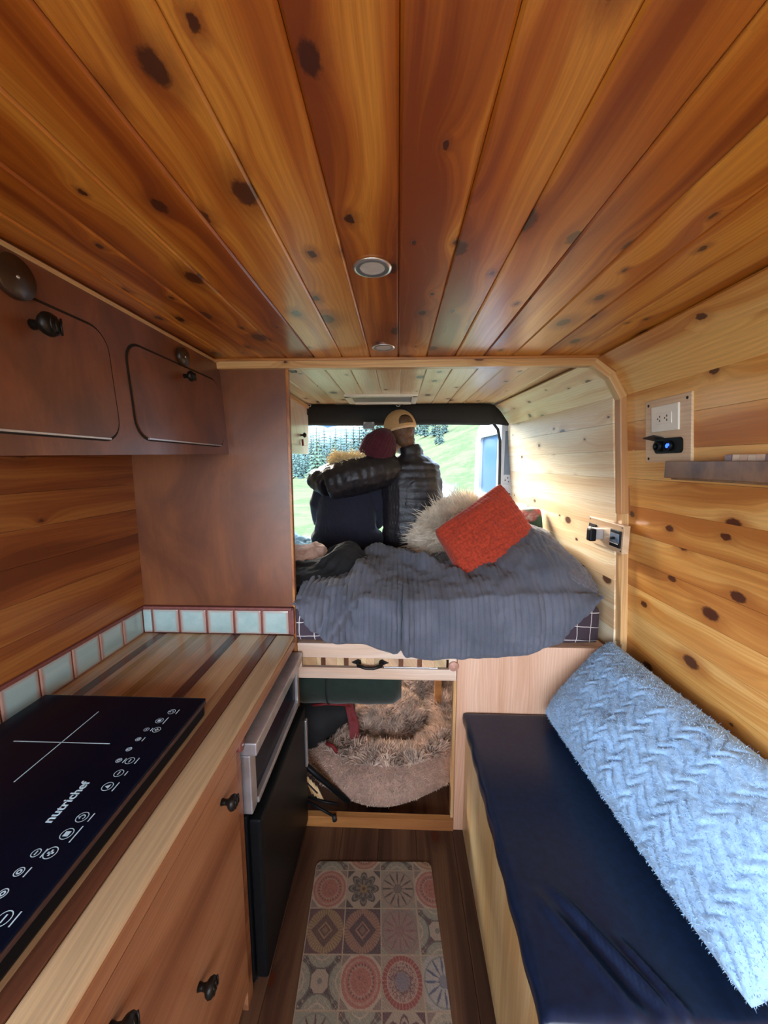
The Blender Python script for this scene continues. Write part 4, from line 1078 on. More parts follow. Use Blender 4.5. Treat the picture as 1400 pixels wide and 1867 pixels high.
# ------------------------------------------------------------------ under the bed
def dog_bed():
    cx_, cy_ = -.06, 1.875; R = .355; r = .105
    e = empty('dog_bed', (cx_, cy_, 0), 'round shaggy taupe donut pet bed on the floor under the platform', 'pet bed')
    nu, nv = 72, 28
    u = np.linspace(0, 2*PI, nu, endpoint=False)[:, None]; v = np.linspace(0, 2*PI, nv, endpoint=False)[None, :]
    rr = r*(1+.06*np.sin(3*u+1)+.04*np.sin(7*u)); 
    P = np.stack([(R+rr*np.cos(v))*np.cos(u), (R+rr*np.cos(v))*np.sin(u), .108+.9*rr*np.sin(v)+0*u], -1)
    V = P.reshape(-1, 3); F = [(i*nv+j, ((i+1) % nu)*nv+j, ((i+1) % nu)*nv+(j+1) % nv, i*nv+(j+1) % nv) for i in range(nu) for j in range(nv)]
    mk('bolster', mesh('bolster', V, F), M['bedbase'], e, (cx_, cy_, 0), smooth=True)
    # centre cushion: mound
    prof = [(0, .215), (.08, .210), (.15, .185), (.20, .14), (.235, .05), (0, .02)]
    lathe('cushion', prof, M['bedbase'], e, (cx_, cy_, 0.0), (0, 0, 1), 36)
    g = np.random.default_rng(5)
    n = 52000; U = g.uniform(0, 2*PI, n); Vv = g.uniform(-.45, PI+.3, n)
    keep = (Vv > .15) | (g.random(n) < .35); U = U[keep]; Vv = Vv[keep]
    rr = r*(1+.06*np.sin(3*U+1)+.04*np.sin(7*U))
    Q = np.stack([(R+rr*np.cos(Vv))*np.cos(U), (R+rr*np.cos(Vv))*np.sin(U), .108+.9*rr*np.sin(Vv)], -1)
    N = np.stack([np.cos(Vv)*np.cos(U), np.cos(Vv)*np.sin(U), np.sin(Vv)], -1)
    cl_ = np.stack([vnoise(Q[:, 0]*40, Q[:, 1]*40, 31), vnoise(Q[:, 0]*40+9, Q[:, 1]*40, 32), vnoise(Q[:, 0]*40, Q[:, 1]*40+7, 33)*.4], -1)*1.1
    Q += np.array([cx_, cy_, 0]); out = (np.cos(Vv) > .45)
    strands('fur', Q[~out], N[~out], .044, M['bedfur'], e, .0027, .20, cl_[~out], .5, 6, (cx_, cy_, 0))
    strands('short_fur', Q[out], N[out], .008, M['bedfur'], e, .0013, .3, cl_[out]*.5, .8, 7, (cx_, cy_, 0))
    n = 26000; a = g.uniform(0, 2*PI, n); q = .225*np.sqrt(g.uniform(0, 1, n)); z_ = np.interp(q, [0, .08, .15, .20, .235], [.215, .210, .185, .14, .05])
    Q = np.stack([q*np.cos(a)+cx_, q*np.sin(a)+cy_, z_], -1); N = norml(np.stack([np.cos(a)*q*3, np.sin(a)*q*3, np.ones(n)], -1))
    cl_ = np.stack([vnoise(Q[:, 0]*36, Q[:, 1]*36, 41), vnoise(Q[:, 0]*36+9, Q[:, 1]*36, 42), 0*q], -1)*1.1
    strands('cushion_fur', Q, N, .044, M['bedfur'], e, .0027, .22, cl_, .3, 8, (cx_, cy_, 0))
dog_bed()
# second fluffy cushion at the back right
mound('shaggy_cushion', .20, 2.20, .0, .20, .22, .30, 22000, .040, M['bedbase'], M['bedfur'], 'shaggy pale cushion standing behind the round pet bed', 'cushion', .0026, 12)
# green roll
gr = empty('rolled_blanket', (-.33, 1.60, .56), 'dark green rolled blanket stowed under the bed platform', 'blanket roll')
pth = [(x, 1.60, .538) for x in np.linspace(-.72, .02, 22)]
tube('roll', pth, [.088]+[.112+.002*math.sin(i*1.7) for i in range(19)]+[.108, .085], M['green'], gr, 28)
tube('strap', [(-.30+0*a, 1.60+.115*math.cos(a), .538+.115*math.sin(a)) for a in np.linspace(0, 2*PI, 26)], .004, M['black'], gr, 6)
tube('hanger', [(-.30, 1.60, .648), (-.30, 1.60, .663)], .010, M['black'], gr, 8)
# black bag with red straps
bag = empty('black_bag', (-.38, 1.85, 0), 'black soft bag with red strap slumped on the left of the pet bed', 'bag')
def blob(name, parts, vox, mat, parent, sm=2, loc=None, disp=None):
    """union of ellipsoids/tubes -> one smooth surface via voxel remesh"""
    bm = bmesh.new()
    for p in parts:
        if p[0] == 'e':
            _, c, r_, rot = p
            mt_ = Matrix.Translation(c) @ (rot.to_4x4() if rot else Matrix()) @ Matrix.Diagonal((*r_, 1))
            bmesh.ops.create_uvsphere(bm, u_segments=20, v_segments=12, radius=1, matrix=mt_)
        elif p[0] == 't':
            V, F = tube_geo(p[1], p[2], 14, squash=p[3] if len(p) > 3 else None)
            vs = [bm.verts.new(v) for v in V]
            for f_ in F: bm.faces.new([vs[i] for i in f_])
    bmesh.ops.recalc_face_normals(bm, faces=bm.faces)
    me = bpy.data.meshes.new(name); bm.to_mesh(me); bm.free()
    t = bpy.data.objects.new('tmp', me); COL.objects.link(t)
    m1 = t.modifiers.new('r', 'REMESH'); m1.mode = 'VOXEL'; m1.voxel_size = vox
    m2 = t.modifiers.new('s', 'SMOOTH'); m2.iterations = sm; m2.factor = .5
    out = bpy.data.meshes.new_from_object(t.evaluated_get(bpy.context.evaluated_depsgraph_get())); bpy.data.objects.remove(t)
    out.name = name; out.materials.clear()
    loc = Vector(loc if loc is not None else (0, 0, 0))
    for v in out.vertices:
        if disp: v.co += v.normal*disp(v.co)
        v.co -= loc
    return mk(name, out, mat, parent, loc, smooth=True)
E = lambda c, r, rot=None: ('e', Vector(c), r, rot)
blob('bag_body', [E((-.44, 1.90, .24), (.17, .20, .24)), E((-.34, 1.80, .32), (.14, .14, .13)), E((-.30, 1.72, .30), (.10, .10, .07)), E((-.42, 1.68, .27), (.16, .13, .13))], .016, M['black'], bag, 3, (-.38, 1.85, 0), lambda c: .008*mnoise.noise(c*14))
sheet('red_strap', [[(-.265, 1.70, .375), (-.245, 1.66, .34), (-.225, 1.63, .28), (-.215, 1.60, .225)], [(-.225, 1.71, .365), (-.205, 1.67, .335), (-.180, 1.64, .28), (-.175, 1.61, .225)]], M['red'], .004, (8, 24), .003, 3, parent=bag)
tube('red_piping', [(-.40, 1.62, .375), (-.33, 1.62, .385), (-.27, 1.64, .37), (-.22, 1.67, .345)], .006, M['red'], bag, 8)
tube('red_piping', [(-.315, 1.54, .25), (-.285, 1.53, .245), (-.262, 1.52, .22)], .008, M['red'], bag, 8)
# folded camp stool with slatted top at the doorway
cs = empty('folded_camp_stool', (-.33, 1.44, .05), 'folded camp stool of dark rods and wooden slats by the doorway sill', 'stool')
tube('frame_rail', [(-.42, 1.43, .27), (-.34, 1.435, .19), (-.20, 1.425, .07)], [.012, .012, .011], M['blackplastic'], cs, 10)
tube('frame_rail', [(-.42, 1.45, .24), (-.34, 1.452, .16), (-.20, 1.437, .062)], [.008, .008, .008], M['blackplastic'], cs, 10)
for i in range(5):
    a = -.405+i*.0; 
    tube('slat', [(-.385+i*.012, 1.418, .205-i*.014), (-.352+i*.012, 1.412, .120-i*.010)], .0045, M['trim'], cs, 6)
tube('slat_band', [(-.392, 1.412, .190), (-.33, 1.408, .125)], .003, M['black'], cs, 6)
tube('leg', [(-.40, 1.41, .115), (-.30, 1.405, .090), (-.245, 1.40, .086)], .0055, M['blackplastic'], cs, 8)
tube('leg', [(-.40, 1.40, .115), (-.31, 1.385, .075), (-.255, 1.372, .056)], .0055, M['blackplastic'], cs, 8)
tube('foot_cap', [(-.255, 1.372, .062), (-.252, 1.370, .040)], .010, M['rubber'], cs, 8)

# ------------------------------------------------------------------ roof vent, rolled curtain, rear cabinet
rv = empty('roof_vent', (-.09, 2.2, 1.85), 'white roof vent frame with grey screen near the rear doors', 'vent')
box('frame', (-.29, -.255), (2.06, 2.35), (1.845, 1.862), M['plastic'], rv, .003)
box('frame', (.075, .105), (2.06, 2.35), (1.845, 1.862), M['plastic'], rv, .003)
box('frame', (-.29, .105), (2.315, 2.352), (1.845, 1.862), M['plastic'], rv, .003)
box('frame', (-.29, .105), (2.055, 2.09), (1.845, 1.862), M['plastic'], rv, .003)
box('screen', (-.255, .075), (2.09, 2.315), (1.856, 1.861), plain('grey mesh', (.25, .26, .26), .6, nscale=300), rv, 0)
box('switch', (-.235, -.18), (2.11, 2.14), (1.850, 1.858), M['blackplastic'], rv, .002)
cu_ = empty('rolled_curtain', (0, 2.42, 1.86), 'black insulated curtain rolled up across the top of the rear opening', 'curtain')
pth = [(x, 2.425+.004*math.sin(x*9), 1.795+.003*math.sin(x*7)) for x in np.linspace(-.62, .595, 40)]
tube('curtain_roll', pth, [.04]+[.058]*38+[.05], M['black'], cu_, 22, squash=(.8, 1.12))
tube('curtain_roll', [(x, 2.415, 1.757) for x in np.linspace(-.60, .585, 30)], .024, M['black'], cu_, 14)
# right drop piece that follows the chamfer
V = [(.575, 2.40, 1.858), (.625, 2.40, 1.818), (.690, 2.40, 1.725), (.60, 2.40, 1.735), (.56, 2.40, 1.76)]
bm = bmesh.new(); a_ = [bm.verts.new(Vector(v)-Vector((.62, 2.42, 1.8))) for v in V]; b_ = [bm.verts.new(Vector(v)+Vector((0, .035, 0))-Vector((.62, 2.42, 1.8))) for v in V]
bm.faces.new(a_); bm.faces.new(b_)
for i in range(5): bm.faces.new((a_[i], a_[(i+1) % 5], b_[(i+1) % 5], b_[i]))
bmesh.ops.bevel(bm, geom=bm.edges[:], offset=.008, segments=2, affect='EDGES')
mk('curtain_end', fin(bm, 'curtain_end'), M['black'], cu_, (.62, 2.42, 1.8), smooth=True)
box('latch_plate', (-.215, -.145), (2.375, 2.385), (1.706, 1.748), plain('grey latch', (.16, .17, .18), .5, nscale=60), cu_, .003)
for x in (-.205, -.155): lathe('rivet', [(0, 0), (.006, 0), (.005, .003), (0, .004)], M['chrome'], cu_, (x, 2.375, 1.742), (0, -1, 0), 12)
for x in (-.545, .0): tube('ring', [(x+.012*math.cos(a), 2.362, 1.845+.008*math.sin(a)) for a in np.linspace(0, 2*PI, 16)], .0018, M['chrome'], cu_, 6)
rc_ = empty('rear_overhead_cabinet', (-.7, 2.1, 1.55), 'pale wooden overhead cabinet in the rear left corner with small knob', 'cabinet')
box('body', (-.89, -.563), (1.45, 2.40), (1.552, 1.846), M['whitecab'], rc_, .002)
dd = box('door', (-.563, -.557), (1.80, 2.385), (1.60, 1.79), M['whitecab'], rc_, .002)
box('crown_trim', (-.575, -.552), (1.45, 2.40), (1.83, 1.850), M['trim'], rc_, .002)
knob(dd, (-.557, 2.19, 1.655), .9)
tube('red_pull', [(-.548, 2.19, 1.632), (-.546, 2.19, 1.595)], .006, M['red'], dd, 8)
box('ceiling_bracket', (-.402, -.378), (1.406, 1.46), (1.832, 1.838), M['iron'], pt, .001)
# cord by the mattress
tube('white_cord', [(.755, 1.62, 1.02), (.77, 1.56, 1.045), (.778, 1.50, 1.03), (.774, 1.47, 1.0), (.765, 1.50, .985), (.77, 1.46, .98)], .0022, M['plastic'], None, 6)
tag(bpy.data.objects['white_cord'], 'thin white cord looped between the blanket and the right wall', 'cord')

# ------------------------------------------------------------------ van rear frame and open door
vr = struct(empty('door_1', (.7, 2.55, .8)))
frm = empty('rear_door_frame', (.7, 2.53, .9), 'white painted rear door surround with black seal at the right of the opening', 'door frame')
box('pillar', (.665, .760), (2.505, 2.60), (.0, 1.78), M['whitepaint'], frm, .008)
box('recess_panel', (.690, .735), (2.500, 2.506), (1.42, 1.70), M['bluepanel'], frm, .006)
box('lower_panel', (.685, .740), (2.500, 2.506), (1.10, 1.36), M['whitepaint'], frm, .004)
for i in range(3): box('vent_slit', (.700, .735), (2.497, 2.501), (1.23+i*.03, 1.24+i*.03), M['rubber'], frm, .001)
for yy, zz in ((.70, 1.385), (.722, 1.375), (.716, 1.40)): lathe('bolt', [(0, 0), (.004, 0), (.003, .003), (0, .003)], M['iron'], frm, (yy, 2.500, zz), (0, -1, 0), 8)
tube('seal', [(.20, 2.50, 1.775), (.54, 2.50, 1.775), (.60, 2.50, 1.76), (.640, 2.50, 1.71), (.655, 2.50, 1.64), (.660, 2.50, 1.50), (.664, 2.50, 1.2), (.664, 2.50, .3)], .0095, M['rubber'], frm, 10, loc=(.6, 2.5, 1.5))
box('roof_sill', (-.95, .76), (2.52, 2.60), (1.78, 1.93), M['whitepaint'], frm, .006)
box('left_pillar', (-.93, -.735), (2.505, 2.60), (0, 1.78), M['whitepaint'], frm, .01)
dr = empty('rear_door', (.76, 2.62, .4), 'open white van rear door with window seen past the right door frame', 'door')
def door_ring():
    out = rrect(2.61, 3.30, .0, 1.80, .10); inn = rrect(2.70, 3.20, 1.25, 1.70, .05)
    bm = bmesh.new(); c = Vector((.755, 2.95, .9)); th = .05
    lean = lambda y: .765-.045*(y-2.61)/.69
    vo_ = [[bm.verts.new(Vector((lean(y)-s*th, y, z_))-c) for y, z_ in out] for s in (0, 1)]
    vi_ = [[bm.verts.new(Vector((lean(y)-s*th, y, z_))-c) for y, z_ in inn] for s in (0, 1)]
    n = len(out)
    for s in (0, 1):
        for i in range(n): bm.faces.new((vo_[s][i], vo_[s][(i+1) % n], vi_[s][(i+1) % n], vi_[s][i]))
    for w_ in (vo_, vi_):
        for i in range(n): bm.faces.new((w_[0][i], w_[0][(i+1) % n], w_[1][(i+1) % n], w_[1][i]))
    mk('frame', fin(bm, 'frame'), M['whitepaint'], dr, c)
    pts = rrect(2.70, 3.20, 1.25, 1.70, .05)
    V = [(lean(y)-.02, y, z_) for y, z_ in pts]+[(lean(y)-.026, y, z_) for y, z_ in pts]; n = len(pts); bm = bmesh.new()
    vs = [bm.verts.new(Vector(v)-c) for v in V]; bm.faces.new(vs[:n]); bm.faces.new(vs[n:])
    for i in range(n): bm.faces.new((vs[i], vs[(i+1) % n], vs[(i+1) % n+n], vs[i+n]))
    mk('window_pane', fin(bm, 'window_pane'), M['glass'], dr, c)
    for zz in (1.10, .80): box('vent_panel', (.695, .712), (2.75, 3.15), (zz-.09, zz+.09), M['whitepaint'], dr, .004)
    box('edge_strip', (.664, .670), (3.288, 3.31), (.1, 1.70), M['whitepaint'], dr, .002)
door_ring()
bpy.data.objects.remove(vr)
hg = box('hinge_plate', (.727, .735), (2.42, 2.45), (1.60, 1.70), M['iron'], None, .003); tag(hg, 'small black hinge plate at the end of the rear right wall', 'hinge')

# ------------------------------------------------------------------ PEOPLE
def head(cx_, cy_, cz_, tilt, turn):
    """ellipsoid pieces of a head facing +Y, tilted sideways; returns parts and the matrix"""
    Mh = Matrix.Translation((cx_, cy_, cz_)) @ Matrix.Rotation(tilt, 4, 'Y') @ Matrix.Rotation(turn, 4, 'Z')
    q = Mh.to_3x3()
    T = lambda p: Mh @ Vector(p)
    parts = [('e', T((0, 0, .02)), (.076, .094, .095), q), ('e', T((0, .030, -.045)), (.056, .065, .062), q), ('e', T((0, .055, -.085)), (.030, .030, .022), q),
             ('e', T((0, .100, -.015)), (.012, .018, .022), q), ('e', T((0, .088, .022)), (.045, .014, .010), q), ('e', T((0, .092, -.052)), (.022, .010, .007), q),
             ('e', T((.078, -.005, -.005)), (.009, .018, .030), q), ('e', T((-.078, -.005, -.005)), (.009, .018, .030), q)]
    return parts, Mh
def hand_parts(w, fdir, up, side=1):
    """palm + five fingers from wrist w, pointing fdir"""
    f = Vector(fdir).normalized(); u = Vector(up); u = (u-f*u.dot(f)).normalized(); s = f.cross(u)*side; w = Vector(w)
    P = [('t', [w-f*.03, w, w+f*.045, w+f*.085], [.024, .024, .028, .024], (1.45, .62))]
    for k, (o, L) in enumerate(((-.031, .062), (-.010, .074), (.011, .070), (.031, .055))):
        b = w+f*.075+s*o; P.append(('t', [b, b+f*L*.5-u*.004, b+f*L*.8-u*.018, b+f*L-u*.034], [.0095, .009, .0082, .007]))
    P.append(('t', [w+f*.018-s*.024, w+f*.045-s*.048-u*.008, w+f*.075-s*.056-u*.02], [.012, .0105, .008]))
    return P
def puffy_arm(path, r, step=.05, puff=.05):
    pts = [Vector(p) for p in path]; L = [0]
    for a, b in zip(pts[:-1], pts[1:]): L.append(L[-1]+(b-a).length)
    n = int(L[-1]/.008); P = []; R = []
    for i in range(n+1):
        s = L[-1]*i/n; k = max(j for j in range(len(L)-1) if L[j] <= s+1e-9); t = (s-L[k])/(L[k+1]-L[k])
        P.append(pts[k].lerp(pts[k+1], t)); rr = r[k]+(r[k+1]-r[k])*t
        R.append(rr*(1-puff+puff*1.5*abs(math.sin(PI*s/step))**.7))
    # smooth the path
    for _ in range(12): P = [P[0]]+[(P[i-1]+P[i]*2+P[i+1])/4 for i in range(1, len(P)-1)]+[P[-1]]
    return ('t', P, R)
def puff_disp(step, amp, z0, extra=.004):
    def d(c):
        q = (c.z-z0)/step
        return amp*(abs(math.sin(PI*q))**.6-.6)*(.6+.8*abs(mnoise.noise(c*5))) + extra*mnoise.noise(c*16)
    return d
# --- man in black puffer, tan cap worn backwards
man = empty('person', (.08, 2.35, .98), 'person on the right in black puffer jacket and backwards tan cap sitting on bed edge', 'person', 'couple seated at the rear opening')
hp, Mh = head(.018, 2.365, 1.672, -.16, .42)
body = hp+[('t', [(.09, 2.36, 1.52), (.065, 2.36, 1.58), (.04, 2.362, 1.63)], [.062, .056, .056])]
body += [('t', [(.08, 2.36, 1.02), (.085, 2.34, 1.20), (.09, 2.34, 1.40), (.09, 2.355, 1.53)], [.14, .13, .14, .07], (.70, 1.12))]
body += [('t', [(.0, 2.40, 1.05), (-.01, 2.72, 1.07), (-.02, 2.84, 1.02), (-.02, 2.86, .70), (-.02, 2.84, .60)], [.085, .07, .06, .045, .035]), ('t', [(.16, 2.40, 1.05), (.18, 2.72, 1.07), (.19, 2.84, 1.02), (.19, 2.86, .70), (.19, 2.84, .60)], [.085, .07, .06, .045, .035])]
body += [('t', [(-.08, 2.35, 1.48), (-.26, 2.27, 1.44), (-.42, 2.25, 1.39)], [.05, .042, .038]), ('t', [(-.42, 2.25, 1.39), (-.50, 2.33, 1.405), (-.515, 2.37, 1.41)], [.038, .032, .026])]
body += hand_parts((-.515, 2.375, 1.41), (.1, 1, -.15), (-.5, 0, .9), 1)
body += [('t', [(.17, 2.36, 1.48), (.203, 2.38, 1.30), (.200, 2.42, 1.20)], [.05, .045, .04]), ('t', [(.200, 2.42, 1.20), (.17, 2.60, 1.14), (.12, 2.68, 1.14)], [.04, .034, .026])]
body += hand_parts((.12, 2.68, 1.14), (-.6, .8, -.1), (0, 0, 1), 1)
blob('body', body, .008, M['skin'], man, 2, (.08, 2.35, .98))
jk = [('t', [(.085, 2.35, .985), (.085, 2.335, 1.05), (.09, 2.33, 1.20), (.09, 2.335, 1.36), (.085, 2.345, 1.48), (.085, 2.35, 1.535)], [.165, .165, .165, .170, .148, .085], (.68, 1.12)),
      ('t', [(.085, 2.35, 1.50), (.078, 2.352, 1.56), (.070, 2.355, 1.600)], [.085, .074, .068]),
      puffy_arm([(.165, 2.35, 1.49), (.200, 2.36, 1.38), (.205, 2.39, 1.24), (.200, 2.42, 1.185)], [.068, .068, .066, .060]),
      puffy_arm([(.200, 2.42, 1.19), (.17, 2.56, 1.15), (.14, 2.65, 1.14)], [.060, .052, .046])]
blob('jacket', jk, .008, M['puffer'], man, 2, (.08, 2.35, .98), puff_disp(.046, .007, 1.0, .007))
sl = [puffy_arm([(-.02, 2.33, 1.465), (-.14, 2.255, 1.440), (-.28, 2.215, 1.410), (-.41, 2.215, 1.375)], [.092, .108, .112, .096], .047, .045),
      puffy_arm([(-.40, 2.215, 1.38), (-.475, 2.26, 1.395), (-.505, 2.345, 1.405)], [.086, .070, .052], .045, .045)]
blob('sleeve', sl, .009, M['puffer'], man, 1, (-.2, 2.3, 1.42), lambda c: .006*mnoise.noise(c*18)+.003*mnoise.noise(c*40))
tr = [('t', [(.0, 2.40, 1.055), (-.01, 2.72, 1.075), (-.02, 2.85, 1.02), (-.02, 2.865, .66)], [.098, .085, .075, .062]), ('t', [(.16, 2.40, 1.055), (.18, 2.72, 1.075), (.19, 2.85, 1.02), (.19, 2.865, .66)], [.098, .085, .075, .062]), E((.08, 2.38, 1.06), (.16, .12, .09))]
blob('trousers', tr, .012, M['trousers'], man, 2, (.08, 2.5, 1.0))
for x in (-.02, .19): blob('shoe', [E((x, 2.90, .56), (.048, .12, .045)), ('t', [(x, 2.86, .56), (x, 2.86, .66)], [.05, .052])], .010, M['blackplastic'], man, 2, (x, 2.9, .56))
def T(m, p): return m @ Vector(p)
def in_head(name, prof_fn, m, mat, parent):
    V, F = prof_fn(); V = [m @ Vector(v) for v in V]; c = m @ Vector((0, 0, 0)); return mk(name, mesh(name, [v-c for v in V], F), mat, parent, c, smooth=True)
# cap: dome with rear opening (rear of head = -Y in head space), brim to the front
def cap_dome():
    nu, nv = 128, 52; V = []; F = []
    for i in range(nu):
        a = 2*PI*i/nu
        for j in range(nv):
            t = (PI/2)*j/(nv-1)
            rx, ry = .094, .110
            seam = 1+.010*abs(math.sin(3*a+PI/2))
            z_ = .112*math.cos(t)**.9 if t < PI/2-1e-6 else 0
            back = max(0, -math.sin(a))
            base = .022
            V.append((rx*math.cos(a)*math.sin(t)*seam, ry*math.sin(a)*math.sin(t)*seam-.002, base+z_*1.02))
    for i in range(nu):
        for j in range(nv-1):
            a = 2*PI*(i+.5)/nu; t = (PI/2)*(j+.5)/(nv-1); xx = math.cos(a)*math.sin(t)*.094; zz = .112*math.cos(t)
            if math.sin(a) > -.2 or (xx/.046)**2+((zz-.010)/.052)**2 > 1: pass
            elif zz > .010: continue
            F.append((i*nv+j, ((i+1) % nu)*nv+j, ((i+1) % nu)*nv+j+1, i*nv+j+1))
    return V, F
Mc = Mh @ Matrix.Translation((0, 0, .006)) @ Matrix.Rotation(-.10, 4, 'X')
cp = in_head('cap', cap_dome, Mc, M['cap'], man); md = cp.modifiers.new('s', 'SOLIDIFY'); md.thickness = .004
V, F = tube_geo([(.094*math.cos(a), .110*math.sin(a)-.002, .016) for a in np.linspace(-PI*.86, -PI*.14, 26)], .0085, 8, squash=(.35, 1)); 
in_head('cap_strap', lambda: (V, F), Mc, plain('pale cap strap', (.66, .44, .26), .8, nscale=90), man)
V3, F3 = tube_geo([(.042*math.cos(a), -.104+.022*math.sin(a)*0-.004-(.0)*1, .024+.043*math.sin(a)) for a in np.linspace(0, PI, 16)], .003, 6)
def brim():
    V = []; F = []; n = 18
    for i in range(n+1):
        a = PI*(.18+.64*i/n)
        for r_, z_ in ((1.0, .018), (1.33, .004), (1.62, -.014)):
            V.append((.094*math.cos(a)*min(r_, 1.1), .110*math.sin(a)*r_, z_))
    for i in range(n):
        for j in range(2): F.append((i*3+j, i*3+j+1, (i+1)*3+j+1, (i+1)*3+j))
    return V, F
br = in_head('brim', brim, Mc, M['cap'], man); md = br.modifiers.new('s', 'SOLIDIFY'); md.thickness = .004
lathe('button', [(0, .003), (.006, .001), (.008, -.002)], M['cap'], man, T(Mc, (0, 0, .137)), (0, 0, 1), 12)
blob('hair', [('e', T(Mh, (0, -.012, .015)), (.082, .094, .085), Mh.to_3x3()), ('e', T(Mh, (0, -.055, -.045)), (.058, .040, .045), Mh.to_3x3()), ('e', T(Mh, (0, -.04, .06)), (.07, .07, .05), Mh.to_3x3())], .007, M['brownhair'], man, 2, Mh @ Vector((0, 0, 0)), lambda c: .003*mnoise.noise(c*60))
blob('beard', [('e', T(Mh, (0, .052, -.075)), (.055, .045, .038), Mh.to_3x3())], .007, M['blond'], man, 1, Mh @ Vector((0, 0, 0)), lambda c: .004*mnoise.noise(c*70))
for s in (-1, 1):
    lathe('eye', [(0, .004), (.008, .002), (.011, -.004)], M['plastic'], man, T(Mh, (s*.030, .098, .006)), Mh.to_3x3() @ Vector((0, 1, 0)), 12)
# --- woman in navy fleece and maroon beanie
wo2 = empty('person', (-.33, 2.35, .98), 'person on the left in navy fleece and maroon beanie leaning on the other shoulder', 'person', 'couple seated at the rear opening')
hp, Mw = head(-.135, 2.315, 1.555, .50, .15)
bd = hp+[('t', [(-.29, 2.35, 1.38), (-.24, 2.345, 1.45), (-.19, 2.335, 1.50)], [.055, .047, .046])]
bd += [('t', [(-.32, 2.36, 1.02), (-.32, 2.34, 1.18), (-.315, 2.34, 1.32), (-.30, 2.35, 1.41)], [.135, .115, .125, .06], (.70, 1.15))]
bd += [('t', [(-.42, 2.40, 1.05), (-.42, 2.70, 1.065), (-.42, 2.82, 1.0), (-.42, 2.83, .68)], [.08, .066, .055, .038]), ('t', [(-.25, 2.40, 1.05), (-.24, 2.70, 1.065), (-.235, 2.82, 1.0), (-.235, 2.83, .68)], [.08, .066, .055, .038])]
bd += [('t', [(-.44, 2.36, 1.36), (-.495, 2.39, 1.22), (-.48, 2.45, 1.13)], [.042, .038, .034]), ('t', [(-.48, 2.45, 1.13), (-.42, 2.60, 1.13)], [.034, .024])]
bd += hand_parts((-.41, 2.62, 1.13), (.5, .8, -.05), (0, 0, 1), -1)
bd += [('t', [(-.175, 2.37, 1.36), (-.135, 2.41, 1.22), (-.20, 2.50, 1.14)], [.042, .038, .034]), ('t', [(-.20, 2.50, 1.14), (-.27, 2.62, 1.13)], [.034, .024])]
bd += hand_parts((-.28, 2.635, 1.13), (-.5, .8, -.05), (0, 0, 1), 1)
blob('body', bd, .008, M['skin'], wo2, 2, (-.33, 2.35, .98))
fz = [('t', [(-.325, 2.36, .985), (-.325, 2.345, 1.04), (-.322, 2.33, 1.14), (-.318, 2.33, 1.26), (-.31, 2.34, 1.36), (-.30, 2.35, 1.42)], [.185, .180, .165, .150, .138, .075], (.66, 1.15)),
      ('t', [(-.43, 2.35, 1.37), (-.500, 2.37, 1.24), (-.50, 2.42, 1.13), (-.44, 2.57, 1.12)], [.070, .062, .056, .044]),
      ('t', [(-.18, 2.36, 1.37), (-.125, 2.38, 1.24), (-.145, 2.46, 1.12), (-.25, 2.58, 1.13)], [.070, .068, .062, .044]),
      E((-.43, 2.36, 1.03), (.12, .12, .07)), E((-.20, 2.34, 1.03), (.12, .12, .07))]
blob('fleece', fz, .010, M['navyknit'], wo2, 3, (-.33, 2.35, .98), lambda c: .006*mnoise.noise(Vector((c.x*9, c.y*9, c.z*5)))+.003*mnoise.noise(c*25))
blob('trousers', [('t', [(-.42, 2.40, 1.055), (-.42, 2.70, 1.07), (-.42, 2.83, 1.0), (-.42, 2.84, .66)], [.092, .078, .066, .055]), ('t', [(-.25, 2.40, 1.055), (-.24, 2.70, 1.07), (-.235, 2.83, 1.0), (-.235, 2.84, .66)], [.092, .078, .066, .055])], .012, M['trousers'], wo2, 2, (-.33, 2.6, 1.0))
for x in (-.42, -.235): blob('boot', [E((x, 2.88, .56), (.042, .11, .042)), ('t', [(x, 2.84, .56), (x, 2.84, .70)], [.046, .05])], .010, M['blackplastic'], wo2, 2, (x, 2.9, .56))
hd_ = blob('hood', [E((-.33, 2.285, 1.445), (.135, .075, .072)), E((-.24, 2.27, 1.465), (.085, .065, .060)), E((-.41, 2.31, 1.43), (.085, .07, .065))], .009, M['puffer'], wo2, 2, (-.3, 2.3, 1.44), lambda c: .006*mnoise.noise(c*30))
q = Mw.to_3x3()
blob('hair', [('e', T(Mw, (0, -.030, .0)), (.088, .080, .085), q), ('t', [T(Mw, (-.02, -.06, -.05)), (-.22, 2.27, 1.475), (-.30, 2.262, 1.475), (-.36, 2.275, 1.47)], [.060, .058, .045, .02])], .008, M['blond'], wo2, 2, Mw @ Vector((0, 0, 0)), lambda c: .005*mnoise.noise(Vector((c.x*20, c.y*50, c.z*50))))
g_ = np.random.default_rng(3); n = 2200
Q = np.stack([g_.uniform(-.38, -.17, n), 2.275+g_.normal(0, .03, n), 1.508+g_.normal(0, .018, n)], -1)
strands('loose_hair', Q, np.tile(np.array([-.8, 0, .25]), (n, 1)), .055, M['blond'], wo2, .0022, .5, None, .3, 4, (-.28, 2.27, 1.48))
def knit(c):
    p = Mw.inverted() @ c; a = math.atan2(p.y, p.x)
    return .0035*math.sin(a*34)+.004*mnoise.noise(c*22)
blob('beanie', [('e', T(Mw, (0, -.010, .030)), (.108, .118, .100), q), ('e', T(Mw, (0, -.02, .085)), (.082, .090, .072), q), ('e', T(Mw, (0, -.010, -.012)), (.104, .114, .048), q)], .0065, M['beanie'], wo2, 1, Mw @ Vector((0, 0, 0)), knit)
for s in (-1, 1):
    lathe('eye', [(0, .004), (.008, .002), (.011, -.004)], M['plastic'], wo2, T(Mw, (s*.030, .098, -.004)), q @ Vector((0, 1, 0)), 12)

